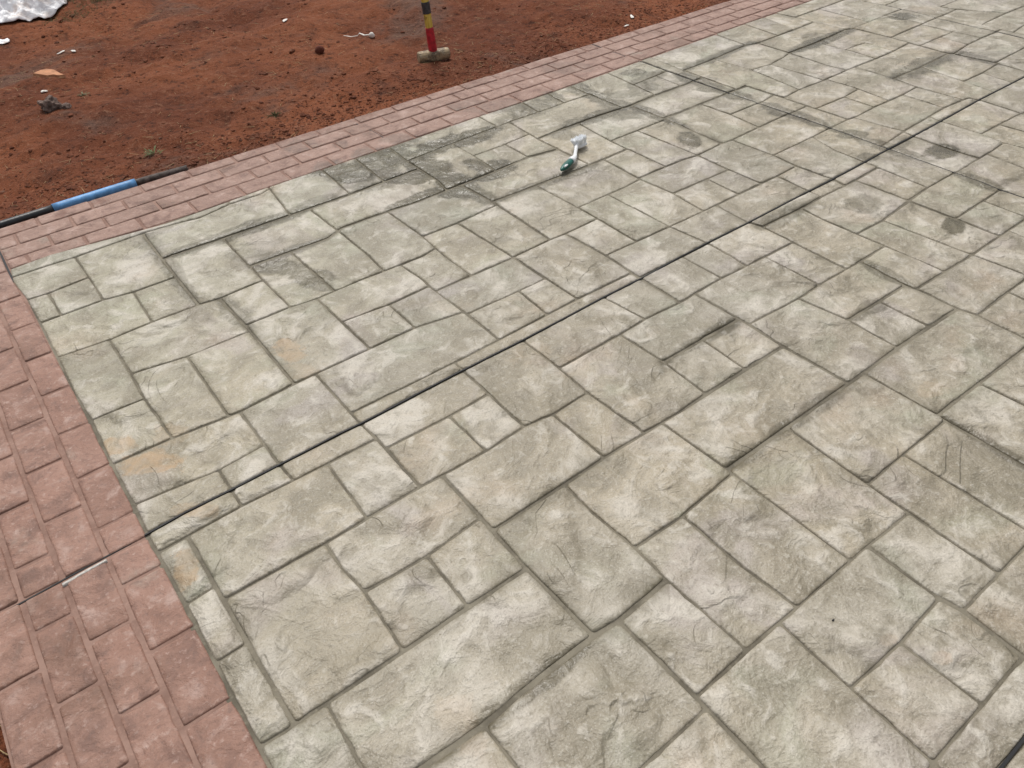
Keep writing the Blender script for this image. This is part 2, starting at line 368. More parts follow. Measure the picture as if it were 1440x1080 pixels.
# wet patches: u, v, radius along u, radius along v, turn (deg), strength
WET = [(1.501, 2.713, 0.274, 0.075, -86.511, 1.0), (1.699, 2.794, 0.274, 0.07, -2.252, 1.0), (1.308, 2.797, 0.141, 0.09, -7.778, 0.85), (2.193, 2.827, 0.215, 0.07, 0.744, 0.55), (2.218, 2.858, 0.073, 0.04, -93.92, 0.7), (2.381, 2.867, 0.08, 0.04, -96.443, 0.75), (2.9, 2.745, 0.13, 0.05, 4.717, 0.65), (2.632, 2.675, 0.136, 0.05, -17.397, 0.5), (1.366, 2.453, 0.167, 0.032, -2.12, 0.95), (1.687, 2.43, 0.101, 0.05, -8.04, 0.9), (0.977, 2.695, 0.119, 0.03, -0.044, 0.5), (0.698, 2.676, 0.308, 0.04, -1.983, 0.75), (2.387, 2.562, 0.215, 0.045, -2.605, 0.8), (1.458, 0.733, 0.303, 0.022, -0.052, 0.5), (1.499, 1.128, 0.171, 0.025, -0.629, 0.6), (1.999, 0.902, 0.084, 0.028, -1.431, 0.6), (4.003, 1.924, 0.263, 0.06, 0.086, 0.75), (3.966, 2.495, 0.295, 0.05, -0.186, 0.85), (1.796, 2.218, 0.286, 0.03, -3.244, 0.65), (3.37, 2.715, 0.277, 0.04, 3.072, 0.65), (0.456, 0.598, 0.158, 0.025, 1.657, 0.6), (2.274, 1.428, 0.12, 0.04, -1.239, 0.6), (0.768, 2.423, 0.164, 0.03, -3.153, 0.6), (0.388, 2.611, 0.319, 0.03, -90.475, 0.5), (1.53, 2.329, 0.106, 0.05, -86.252, 0.8), (2.587, 2.389, 0.178, 0.04, -89.321, 0.75), (1.735, 0.401, 0.122, 0.022, -90.006, 0.6), (2.535, 2.757, 0.177, 0.045, -89.562, 0.85), (0.459, 2.207, 0.114, 0.03, -87.996, 0.6), (3.035, 2.422, 0.246, 0.05, -89.284, 0.75), (3.042, 1.98, 0.216, 0.045, -88.305, 0.75), (3.047, 1.506, 0.179, 0.045, -89.284, 0.7), (3.041, 1.117, 0.097, 0.04, -91.484, 0.75), (4.289, 1.814, 0.118, 0.05, -90.84, 0.7), (2.22, 0.987, 0.095, 0.03, -94.293, 0.6), (1.224, 2.845, 0.141, 0.105, 116.949, 0.95), (1.366, 2.842, 0.145, 0.111, 80.904, 1.0), (1.492, 2.784, 0.104, 0.086, 91.053, 1.0), (1.36, 2.654, 0.126, 0.05, 136.082, 0.9), (1.526, 2.48, 0.081, 0.067, 119.801, 1.0), (1.482, 2.374, 0.103, 0.053, 135.789, 0.95), (1.707, 2.481, 0.102, 0.072, 132.273, 0.95), (1.559, 2.985, 0.092, 0.045, 133.973, 0.7), (1.332, 3.101, 0.047, 0.031, 74.341, 0.6), (1.233, 2.668, 0.089, 0.043, 134.564, 0.5), (2.527, 2.873, 0.074, 0.056, 52.118, 0.8), (2.543, 2.613, 0.074, 0.052, 137.08, 0.7), (2.894, 2.845, 0.058, 0.05, 137.869, 0.85), (2.789, 2.677, 0.07, 0.056, 138.978, 0.6), (2.28, 2.859, 0.064, 0.059, 98.395, 0.7), (2.185, 2.876, 0.048, 0.042, 119.957, 0.5), (2.138, 2.507, 0.063, 0.045, 135.377, 0.5), (2.455, 2.501, 0.117, 0.049, 137.322, 0.5), (2.375, 2.866, 0.045, 0.041, 68.235, 0.6), (2.501, 2.115, 0.073, 0.045, 40.061, 0.9), (3.183, 1.336, 0.074, 0.054, 168.205, 1.0), (2.656, 0.994, 0.069, 0.034, 23.192, 1.0), (2.564, 1.302, 0.072, 0.055, 167.561, 0.55), (4.624, 2.434, 0.095, 0.059, 143.313, 0.95), (4.232, 1.919, 0.094, 0.061, 149.797, 0.6), (3.972, 1.899, 0.078, 0.056, 156.415, 0.6), (3.827, 1.902, 0.069, 0.046, 149.96, 0.5), (4.379, 1.792, 0.091, 0.042, 141.036, 0.4), (3.014, 2.44, 0.062, 0.046, 142.864, 0.8), (3.035, 2.272, 0.054, 0.043, 150.054, 0.75), (3.027, 2.026, 0.058, 0.04, 146.048, 0.75), (3.053, 1.937, 0.046, 0.038, 165.058, 0.7), (3.057, 1.676, 0.056, 0.042, 157.562, 0.8), (2.91, 1.503, 0.044, 0.035, 178.975, 0.7), (3.136, 1.498, 0.045, 0.032, 14.329, 0.5), (3.042, 1.119, 0.058, 0.023, 142.163, 0.5), (3.053, 2.545, 0.07, 0.038, 138.346, 0.5), (3.994, 2.544, 0.093, 0.07, 149.133, 0.45), (0.688, 2.36, 0.089, 0.049, 131.441, 0.7), (0.753, 2.211, 0.086, 0.047, 132.745, 0.75), (0.641, 2.499, 0.096, 0.038, 135.6, 0.4), (0.757, 2.139, 0.041, 0.029, 124.01, 0.6), (0.461, 2.189, 0.05, 0.033, 122.297, 0.4), (0.38, 2.809, 0.064, 0.037, 123.89, 0.4), (2.145, 2.937, 0.138, 0.077, 134.345, 0.5), (2.006, 3.066, 0.119, 0.069, 132.885, 0.5), (2.688, 3.127, 0.12, 0.083, 133.213, 0.45), (1.196, 3.216, 0.087, 0.05, 128.779, 0.55), (1.696, 0.686, 0.04, 0.025, 153.499, 0.4)]
RUST = [(0.032, 1.7, 0.091, 0.044, 133.001, 1.0), (-0.023, 1.811, 0.062, 0.035, 127.375, 0.9), (-0.01, 1.315, 0.055, 0.028, 77.792, 0.85), (0.107, 1.767, 0.055, 0.038, 107.846, 0.35), (0.514, 1.896, 0.067, 0.045, 80.209, 0.75), (0.498, 1.788, 0.057, 0.032, 132.967, 0.3), (0.065, 1.459, 0.061, 0.026, 136.305, 0.55), (0.284, 0.648, 0.043, 0.04, 92.528, 0.25), (0.272, 0.571, 0.032, 0.026, 135.553, 0.2), (1.062, 1.4, 0.067, 0.063, 67.719, 0.2), (1.105, 0.135, 0.021, 0.014, 163.964, 0.35), (1.058, 0.222, 0.021, 0.015, 163.63, 0.3), (1.812, 0.578, 0.049, 0.032, 160.591, 0.25)]
def blotches(g, p, items, wob, name, cur=None):
    """largest of a set of elliptical stains with ragged outlines, lying on the patio"""
    for (u, v, ru, rv, a, k) in items:
        src = p
        if cur is not None:      # evaluate one after the other, keeps the shader stack short
            ma = g.n('ShaderNodeVectorMath', operation='MULTIPLY_ADD'); g.t.links.new(cur, ma.inputs[0]); ma.inputs[1].default_value = (1e-7, 1e-7, 0); g.t.links.new(p, ma.inputs[2]); src = ma.outputs[0]
        mp = g.n('ShaderNodeMapping', vector_type='TEXTURE'); g.t.links.new(src, mp.inputs[0])
        mp.inputs['Location'].default_value = (u, v, 0); mp.inputs['Rotation'].default_value = (0, 0, math.radians(a)); mp.inputs['Scale'].default_value = (ru, rv, 1)
        d = g.vmath('LENGTH', mp.outputs[0])
        d = g.math('ADD', d, wob)
        r = g.ramp(d, 1.18, .80, 0, k)
        cur = r if cur is None else g.math('MAXIMUM', cur, r)
    return cur
def wet_group(name, wet_items, rust_items):
    gt = bpy.data.node_groups.new(name, 'ShaderNodeTree')
    gt.interface.new_socket('Wet', in_out='OUTPUT', socket_type='NodeSocketFloat')
    gt.interface.new_socket('Rust', in_out='OUTPUT', socket_type='NodeSocketFloat')
    g = NT.__new__(NT); g.t = gt
    go = gt.nodes.new('NodeGroupOutput')
    geo = g.pos(); flat = g.vmath('MULTIPLY', geo, (1, 1, 0))
    w1 = g.math('MULTIPLY_ADD', g.noise(flat, 9, 4, .60, .5), 2.0, -1.10)
    gt.links.new(blotches(g, flat, wet_items, w1, 'wet'), go.inputs['Wet'])
    if rust_items:
        w2 = g.math('MULTIPLY_ADD', g.noise(flat, 14, 5, .72), 2.6, -1.25)
        gt.links.new(blotches(g, flat, rust_items, w2, 'rust'), go.inputs['Rust'])
    return gt
STAIN_GROUP = wet_group('patio_stains', WET, RUST)
BORDER_GROUP = wet_group('border_stains', [w for w in WET if w[1] > 2.75], None)

def stone_material():
    g = NT('stamped_grey_concrete')
    P = g.pos(); flat = g.vmath('MULTIPLY', P, (1, 1, .2))
    rnd = g.n('ShaderNodeObjectInfo').outputs['Random']
    off = g.n('ShaderNodeCombineXYZ'); g.set(off.inputs[0], g.math('MULTIPLY', rnd, 37.)); g.set(off.inputs[1], g.math('MULTIPLY', rnd, 91.)); g.set(off.inputs[2], rnd)
    Q = g.vmath('ADD', flat, off.outputs[0])
    sg = g.n('ShaderNodeGroup'); sg.node_tree = STAIN_GROUP
    wet, rust = sg.outputs['Wet'], sg.outputs['Rust']
    at = g.n('ShaderNodeAttribute', attribute_name='stain').outputs['Fac']
    # colour
    big = g.noise(flat, 1.3, 3, .5)
    mid = g.noise(Q, 5.2, 4, .58, .8)
    mid2 = g.noise(Q, 15., 4, .60, .6)
    fine = g.noise(flat, 55, 3, .65)
    grain = g.noise(flat, 230, 2, .7)
    sep = g.n('ShaderNodeSeparateXYZ'); g.set(sep.inputs[0], flat)
    # greener curing wash towards the corner under the brick band
    gr = g.math('MULTIPLY_ADD', sep.outputs[1], .55, g.math('MULTIPLY', sep.outputs[0], -.22))
    gr = g.math('ADD', gr, g.math('MULTIPLY_ADD', big, 1.2, -.6))
    green = g.ramp(gr, .35, 1.5)
    base = g.mix(g.ramp(big, .35, .65), (.374, .328, .248), (.374, .340, .276))
    base = g.mix(g.math('MULTIPLY', green, .50), base, (.346, .340, .256))
    hue = g.noise(g.vmath('ADD', flat, (5, 21, 0)), 3.6, 3, .55, .6)
    base = g.mix(g.math('MULTIPLY', g.ramp(hue, .52, .66), .75), base, (.385, .342, .310))
    base = g.mix(g.math('MULTIPLY', g.ramp(hue, .46, .32), .50), base, (.340, .348, .262))
    r2 = g.math('FRACT', g.math('MULTIPLY', rnd, 17.3))
    base = g.mix(1., base, g.mix(rnd, (.91, .91, .91), (1.08, 1.08, 1.08)), 'MULTIPLY')
    base = g.mix(1., base, g.mix(r2, (1.02, 1.0, .96), (.985, 1.0, 1.02)), 'MULTIPLY')
    base = g.mix(g.math('MULTIPLY', g.ramp(mid, .54, .34), .74), base, (.222, .194, .138))
    base = g.mix(g.math('MULTIPLY', g.ramp(mid, .52, .66), .78), base, (.560, .522, .455))
    base = g.mix(g.math('MULTIPLY', g.ramp(mid2, .51, .33), .55), base, (.205, .180, .128))
    base = g.mix(g.math('MULTIPLY', g.ramp(mid2, .54, .70), .60), base, (.590, .556, .492))
    pk = g.ramp(g.noise(g.vmath('ADD', flat, (7, 3, 0)), 3.1, 4, .6), .56, .74)
    base = g.mix(g.math('MULTIPLY', pk, .34), base, (.44, .325, .225))
    base = g.mix(g.math('MULTIPLY', g.ramp(fine, .53, .72), .40), base, (.62, .59, .52))
    base = g.mix(g.math('MULTIPLY', g.ramp(fine, .47, .30), .42), base, (.180, .160, .115))
    base = g.mix(g.math('MULTIPLY', g.ramp(grain, .56, .70), .32), base, (.66, .64, .59))
    base = g.mix(g.math('MULTIPLY', g.ramp(grain, .45, .30), .40), base, (.12, .108, .08))
    gm = g.ramp(g.noise(g.vmath('ADD', flat, (2, 14, 0)), 2.7, 4, .66, .4), .53, .70)
    base = g.mix(g.math('MULTIPLY', gm, .40), base, (.225, .198, .140))
    # slate clefts in terraces, with release powder caught on the risers
    hn = g.noise(Q, 4.6, 3.2, .5, .6)
    ht = g.math('MULTIPLY', hn, 9.)
    fr = g.math('FRACT', ht); fl = g.math('FLOOR', ht)
    amp = g.ramp(g.noise(Q, 4.2, 2), .50, .64, .0, 1.)
    ter = g.math('ADD', fl, g.ramp(fr, .84, 1.))
    riser = g.math('MULTIPLY', amp, g.math('MULTIPLY', g.ramp(fr, .86, .95), g.ramp(g.noise(flat, 20, 2), .38, .6)))
    base = g.mix(g.math('MULTIPLY', riser, .20), base, (.150, .135, .098))
    base = g.mix(1., base, (.955, .938, .918), 'MULTIPLY')
    # release powder left along the deep joints
    sn = g.math('MULTIPLY', at, g.ramp(g.noise(flat, 6, 5, .62), .30, .60))
    base = g.mix(g.math('MULTIPLY', sn, .70), base, (.150, .130, .086))
    base = g.mix(g.math('MULTIPLY', rust, g.ramp(mid2, .30, .62, .18, .72)), base, (.40, .262, .138))
    # wet: same pigment, darker
    base = g.mix(wet, base, g.mix(1., base, (.34, .322, .250), 'MULTIPLY'))
    h = g.math('MULTIPLY', g.math('MULTIPLY', ter, amp), .0026)
    h = g.math('ADD', h, g.math('MULTIPLY', mid, .020))
    h = g.math('ADD', h, g.math('MULTIPLY', mid2, .0115))
    h = g.math('ADD', h, g.math('MULTIPLY', fine, .0028))
    h = g.math('ADD', h, g.math('MULTIPLY', grain, .0009))
    g.bump(h, 1.)
    rough = g.math('MULTIPLY_ADD', wet, -.26, g.ramp(fine, .3, .7, .44, .62))
    return g.fin(base, rough, .5)
def brick_material():
    g = NT('stamped_brick_concrete')
    P = g.pos(); flat = g.vmath('MULTIPLY', P, (1, 1, .2))
    rnd = g.n('ShaderNodeObjectInfo').outputs['Random']
    off = g.n('ShaderNodeCombineXYZ'); g.set(off.inputs[0], g.math('MULTIPLY', rnd, 37.)); g.set(off.inputs[1], g.math('MULTIPLY', rnd, 91.))
    Q = g.vmath('ADD', flat, off.outputs[0])
    sg = g.n('ShaderNodeGroup'); sg.node_tree = BORDER_GROUP; wet = sg.outputs['Wet']
    big = g.noise(flat, 2.6, 4, .55); mid = g.noise(Q, 14, 6, .62, .5); fine = g.noise(flat, 60, 5, .65); grain = g.noise(flat, 260, 3, .7)
    base = g.mix(g.ramp(big, .35, .65), (.272, .148, .107), (.330, .190, .142))
    sepb = g.n('ShaderNodeSeparateXYZ'); g.set(sepb.inputs[0], flat)
    pale = g.math('MULTIPLY', g.ramp(sepb.outputs[1], 2.7, 2.95), .55)
    base = g.mix(pale, base, (.330, .222, .178))
    base = g.mix(1., base, g.mix(rnd, (.90, .90, .90), (1.07, 1.08, 1.09)), 'MULTIPLY')
    base = g.mix(g.math('MULTIPLY', g.ramp(mid, .53, .70), .75), base, (.43, .300, .252))
    base = g.mix(g.math('MULTIPLY', g.ramp(mid, .52, .30), .8), base, (.165, .090, .068))
    base = g.mix(g.math('MULTIPLY', g.ramp(fine, .53, .72), .5), base, (.52, .39, .34))
    base = g.mix(g.math('MULTIPLY', g.ramp(fine, .47, .28), .55), base, (.14, .078, .06))
    base = g.mix(g.math('MULTIPLY', g.ramp(grain, .44, .28), .25), base, (.15, .085, .065))
    wear = g.ramp(g.noise(flat, 5, 5, .6), .60, .74)
    base = g.mix(g.math('MULTIPLY', wear, .55), base, (.34, .285, .235))
    damp = g.ramp(g.noise(g.vmath('ADD', flat, (3, 9, 0)), 3.2, 6, .68), .52, .66)
    base = g.mix(g.math('MULTIPLY', damp, .60), base, g.mix(1., base, (.60, .57, .52), 'MULTIPLY'))
    dust = g.math('MULTIPLY', g.ramp(sepb.outputs[1], 3.20, 3.34), g.ramp(g.noise(flat, 13, 5, .7), .46, .66))
    base = g.mix(g.math('MULTIPLY', dust, .70), base, (.17, .07, .042))
    base = g.mix(wet, base, g.mix(1., base, (.60, .58, .53), 'MULTIPLY'))
    h = g.math('MULTIPLY', g.noise(Q, 16., 5, .60, .6), .014)
    h = g.math('ADD', h, g.math('MULTIPLY', fine, .0036)); h = g.math('ADD', h, g.math('MULTIPLY', grain, .0006))
    g.bump(h, .85)
    return g.fin(base, g.math('MULTIPLY_ADD', wet, -.22, g.ramp(fine, .3, .7, .55, .72)), .4)
def floor_material(name, c1, c2):
    g = NT(name); flat = g.vmath('MULTIPLY', g.pos(), (1, 1, .3))
    n1 = g.noise(flat, 9, 5, .6); n2 = g.noise(flat, 90, 4, .65)
    base = g.mix(g.ramp(n1, .35, .65), c1, c2)
    base = g.mix(g.math('MULTIPLY', g.ramp(n2, .5, .75), .4), base, tuple(min(1, 1.5*x) for x in c2))
    g.bump(g.math('ADD', g.math('MULTIPLY', n1, .004), g.math('MULTIPLY', n2, .0015)), .9)
    return g.fin(base, .8, .3)
def soil_material():
    g = NT('red_earth'); P = g.pos(); flat = g.vmath('MULTIPLY', P, (1, 1, .5))
    a = g.noise(flat, .9, 4, .55); b = g.noise(flat, 4.5, 6, .65, .5); c = g.noise(flat, 26, 6, .68); d = g.noise(flat, 130, 4, .7)
    e = g.noise(g.vmath('ADD', flat, (11, 5, 0)), 1.5, 5, .62, .4)
    base = g.mix(g.ramp(a, .38, .62), (.148, .046, .022), (.240, .080, .036))
    base = g.mix(g.math('MULTIPLY', g.ramp(e, .53, .68), .75), base, (.135, .084, .064))     # dried grey-brown crust
    base = g.mix(g.math('MULTIPLY', g.ramp(b, .48, .30), .75), base, (.088, .031, .017))
    base = g.mix(g.math('MULTIPLY', g.ramp(b, .55, .75), .45), base, (.245, .100, .050))
    base = g.mix(g.math('MULTIPLY', g.ramp(c, .48, .31), .78), base, (.036, .015, .010))
    base = g.mix(g.math('MULTIPLY', g.ramp(c, .54, .70), .60), base, (.290, .140, .082))
    base = g.mix(g.math('MULTIPLY', g.ramp(d, .58, .70), .55), base, (.36, .235, .165))
    base = g.mix(g.math('MULTIPLY', g.ramp(d, .45, .32), .6), base, (.026, .012, .009))
    h = g.math('ADD', g.math('MULTIPLY', b, .030), g.math('ADD', g.math('MULTIPLY', c, .026), g.math('MULTIPLY', d, .007)))
    g.bump(h, 1.)
    return g.fin(base, .92, .15)
def clod_material():
    g = NT('earth_crumb'); P = g.pos(); n = g.noise(P, 9, 3, .6); d = g.noise(P, 160, 4, .7)
    base = g.mix(g.ramp(n, .35, .65), (.100, .036, .021), (.205, .078, .043))
    base = g.mix(g.math('MULTIPLY', g.ramp(g.noise(P, 60, 2), .60, .70), .6), base, (.23, .155, .11))
    g.bump(g.math('MULTIPLY', d, .004), 1.)
    return g.fin(base, .93, .15)
def plain(name, col, rough=.5, spec=.5, var=.18, scale=30., bump=.0, **kw):
    g = NT(name); tc = g.n('ShaderNodeTexCoord').outputs['Object']; n = g.noise(tc, scale, 5, .62)
    base = g.mix(g.ramp(n, .3, .7), tuple(x*(1-var) for x in col), tuple(min(1, x*(1+var)) for x in col))
    if bump: g.bump(g.math('MULTIPLY', g.noise(tc, scale*2, 4, .6), bump), 1.)
    return g.fin(base, rough, spec, **kw)

MS, MB = stone_material(), brick_material()
MF = floor_material('joint_grey', (.112, .098, .072), (.215, .192, .145))
MBF = floor_material('joint_red', (.205, .120, .092), (.300, .190, .150))
MSOIL, MCLOD = soil_material(), clod_material()
MBLACK = plain('black_joint_filler', (.014, .014, .015), .6, .4)

# ------------------------------------------------------------------ the ground
GZ = -.05
def ground_z(u, v):
    if -.6 < u < 9 and v < 3.33 and v > -4 and u > -.42: return GZ-.10
    p = Vector((u, v, 0))
    z = .034*noise.noise(p*1.1) + .026*noise.noise(p*3.1+Vector((3, 7, 0))) + .020*noise.noise(Vector((p.x*5.2+p.y*2.4, p.y*6.8-p.x*2.0, 3))) + .010*noise.noise(p*13) + .006*noise.noise(p*27)
    rut = abs(noise.noise(Vector((u*1.3+v*.5, v*.55, 8)))); z -= .022*max(0, 1-rut*7)
    k = min(1., max(0., (v-3.36)/.35)) if u > -.42 else min(1., max(0., (-.45-u)/.3))
    return GZ + z*(.25+.75*k) + .02*k*max(0, noise.noise(p*.5))
def build_soil():
    us = np.concatenate([[-60, -30, -15, -8, -4, -2, -1.2], np.arange(-.8, 5.4, .026), [5.7, 6.5, 8, 12, 20, 35, 60]])
    vs_ = np.concatenate([[-60, -30, -12, -6, -3, -1, 0, .5], np.arange(.8, 3.30, .07), np.arange(3.30, 7.6, .026), [7.9, 8.6, 10, 14, 22, 40, 70]])
    V = [(u, v, ground_z(u, v)) for v in vs_ for u in us]; n = len(us)
    F = [(j*n+i, j*n+i+1, (j+1)*n+i+1, (j+1)*n+i) for j in range(len(vs_)-1) for i in range(n-1)]
    me = bpy.data.meshes.new('soil'); me.from_pydata(V, [], F); me.update()
    return tag(link('soil_ground', me, MSOIL), 'bare red earth beside the paving', 'ground', kind='structure')
soil = build_soil()

# ------------------------------------------------------------------ paving
def box(name, x0, x1, y0, y1, z0, z1, mat):
    v = [(x, y, z) for z in (z0, z1) for y in (y0, y1) for x in (x0, x1)]
    return link(name, mesh(name, v, [(0, 2, 3, 1), (4, 5, 7, 6), (0, 1, 5, 4), (2, 6, 7, 3), (0, 4, 6, 2), (1, 3, 7, 5)]), mat, smooth=False)
pavement = tag(box('pavement', -.075, 8.5, -3.2, 2.992, -.16, -.0056, MF), 'grey stamped concrete patio of slate textured stones', 'pavement', kind='structure')
border_me = mesh('border', [(-.43, -3.2, z) for z in (-.16, -.0050)] + [(-.060, -3.2, z) for z in (-.16, -.0050)] + [(-.060, 2.945, z) for z in (-.16, -.0050)]
    + [(8.5, 2.945, z) for z in (-.16, -.0050)] + [(8.5, 3.338, z) for z in (-.16, -.0050)] + [(-.43, 3.338, z) for z in (-.16, -.0050)],
    [(0, 1, 3, 2), (2, 3, 5, 4), (4, 5, 7, 6), (6, 7, 9, 8), (8, 9, 11, 10), (10, 11, 1, 0), (1, 11, 9, 7, 5, 3), (0, 2, 4, 6, 8, 10)])
bm = bmesh.new(); bm.from_mesh(border_me); bmesh.ops.recalc_face_normals(bm, faces=bm.faces); bm.to_mesh(border_me); bm.free()
border = tag(link('brick_border', border_me, MBF, smooth=False), 'pink stamped brick border along two sides of the patio', 'pavement', kind='structure')

def inset_poly(P, ds):
    """move every edge i of the polygon inward by ds[i] (counter-clockwise), mitred corners"""
    n = len(P); out = []
    for i in range(n):
        a, b, c = P[i-1], P[i], P[(i+1) % n]
        e0, e1 = b-a, c-b; l0, l1 = np.hypot(*e0), np.hypot(*e1)
        if l0 < 1e-7 or l1 < 1e-7: out.append(b.copy()); continue
        e0, e1 = e0/l0, e1/l1; n0, n1 = np.array([-e0[1], e0[0]]), np.array([-e1[1], e1[0]])
        cr_ = e0[0]*e1[1]-e0[1]*e1[0]; d0, d1 = ds[i-1], ds[i]
        if abs(cr_) < .12: out.append(b + (n0*d0+n1*d1)/2)
        else:
            # intersection of both moved edges
            p0, p1 = a+n0*d0, b+n1*d1
            t = ((p1-p0)[0]*e1[1]-(p1-p0)[1]*e1[0])/cr_
            q = p0+e0*t
            if np.hypot(*(q-b)) > 3*max(d0, d1, .004): q = b+(q-b)/np.hypot(*(q-b))*3*max(d0, d1, .004)
            out.append(q)
    return np.array(out)
PROFILE = [(0., -.0112), (.0007, -.0052), (.0019, -.0023), (.0044, -.0009), (.0100, -.0001), (.028, 0.), (.075, 0.)]
def inset_ok(O, d):
    R = inset_poly(O, [d]*len(O)); n = len(O)
    for i in range(n):
        e, q = O[(i+1) % n]-O[i], R[(i+1) % n]-R[i]
        if np.dot(e, q) < .06*np.dot(e, e): return False
    return True
def slab_piece(P, gaps, stains=None, profile=PROFILE, step=.022, wob=.0013, rad=.007, z0=0., tilt=(0, 0), seed=0):
    """one stamped stone: ragged outline, rounded shoulders, flat top. returns verts, faces, stain values"""
    P = np.array(P, float); n = len(P)
    area = .5*np.sum(P[:, 0]*np.roll(P[:, 1], -1)-P[:, 1]*np.roll(P[:, 0], -1))
    if area < 0: P = P[::-1]; gaps = list(gaps[::-1]); gaps = gaps[1:]+gaps[:1]; area = -area
    if stains is None: stains = [0]*n
    while len(P) > 4:            # drop jogs shorter than a fingertip
        Ls = [np.hypot(*(P[(i+1) % len(P)]-P[i])) for i in range(len(P))]; i = int(np.argmin(Ls))
        if Ls[i] > .013: break
        P[i] = (P[i]+P[(i+1) % len(P)])/2; P = np.delete(P, (i+1) % len(P), 0)
        gaps = list(gaps); stains = list(stains)
        gaps.pop(i); stains.pop(i)
        if i == len(P): P = np.roll(P, 1, 0)*1.0; P = np.roll(P, -1, 0)
    n = len(P)
    per = sum(np.hypot(*(P[(i+1) % n]-P[i])) for i in range(n))
    wid = 2*area/per*1.15        # half of the narrow side, roughly
    O = inset_poly(P, gaps)
    dmax = .0
    for k in range(1, 31):
        if not inset_ok(O, profile[-1][0]*k/30.): break
        dmax = profile[-1][0]*k/30.
    kk = min(1., .9*dmax/profile[-1][0])
    prof = [(d*kk if d > .012 else min(d, .8*dmax), z) for d, z in profile]
    for q in range(1, len(prof)):
        if prof[q][0] <= prof[q-1][0]: prof[q] = (prof[q-1][0]+.0004, prof[q][1])
    samples = []      # (edge, t, is_corner)
    for i in range(n):
        L_ = np.hypot(*(O[(i+1) % n]-O[i])); r = min(rad, L_*.25)
        k = max(1, int(round((L_-2*r)/step)))
        samples.append((i, 0., r/max(L_, 1e-6)))
        for j in range(k+1):
            samples.append((i, (r+(L_-2*r)*j/k)/max(L_, 1e-6), None))
    rings = []
    c = O.mean(0); nz = [noise.noise(Vector((seed*7.3+s*.47, seed*1.7, 0))) for s in range(len(samples))]
    nz2 = [noise.noise(Vector((seed*3.1+s*1.9, 40+seed, 5))) for s in range(len(samples))]
    verts, st_ = [], []
    for ri, (d, z) in enumerate(prof):
        R = inset_poly(O, [d]*n)
        fade = max(0., 1-ri/4.)
        for si, (i, t, rc) in enumerate(samples):
            a, b = R[i], R[(i+1) % n]
            if rc is not None:
                pv = R[i-1]; la = np.hypot(*(b-a)); lb = np.hypot(*(pv-a)); r = min(rad, .25*la, .25*lb)
                p = a + ((b-a)/max(la, 1e-6)+(pv-a)/max(lb, 1e-6))*r*.33
                s_ = max(stains[i], stains[i-1])
            else:
                p = a+(b-a)*t; s_ = stains[i]
            e = R[(i+1) % n]-R[i]; l = max(np.hypot(*e), 1e-6); nn = np.array([-e[1], e[0]])/l
            w_ = (nz[si]*wob*1.6 + nz2[si]*wob)*fade
            if nz2[si] > .42 and fade: w_ += .0028*fade      # chipped arris
            p = p + nn*(w_+(wob*.4 if fade else 0))
            q = p-c
            verts.append((p[0], p[1], z+z0*(1 if ri > 1 else .4)+(q[0]*tilt[0]+q[1]*tilt[1])*(1 if ri > 1 else .3)))
            st_.append(s_*[1, 1, 1, .95, .75, .38, 0][min(ri, 6)])
    m = len(samples); faces = []
    for ri in range(len(prof)-1):
        for k in range(m):
            faces.append((ri*m+k, ri*m+(k+1) % m, (ri+1)*m+(k+1) % m, (ri+1)*m+k))
    faces.append(tuple((len(prof)-1)*m+k for k in range(m)))
    return verts, faces, st_
def add_stone(name, P, gaps, stains, parent, mat, seed, **kw):
    v, f, s = slab_piece(P, gaps, stains, seed=seed, **kw)
    me = bpy.data.meshes.new(name); me.from_pydata(v, [], f); me.update()
    at = me.attributes.new('stain', 'FLOAT', 'POINT'); at.data.foreach_set('value', s)
    return link(name, me, mat, parent)

rs = random.Random(3)
GAP = {2: .0031, 3: .0031, 4: .0015, 5: .0022, 6: .0029, 7: .0038, 8: .0046}
for k, (pts, ws) in enumerate(STONES):
    P = [(pts[2*i]/1000., pts[2*i+1]/1000.) for i in range(len(pts)//2)]
    gaps = [GAP.get(int(c), .0035) for c in ws]; stains = [max(0., (int(c)-4.2)/3.6)*(1.1 if rs.random() < .85 else .5)+rs.choice([0, .1, .25, .45]) for c in ws]
    add_stone('stone', P, gaps, stains, pavement, MS, k+1, z0=rs.uniform(-.0016, .0012), tilt=(rs.uniform(-.004, .004), rs.uniform(-.004, .004)))

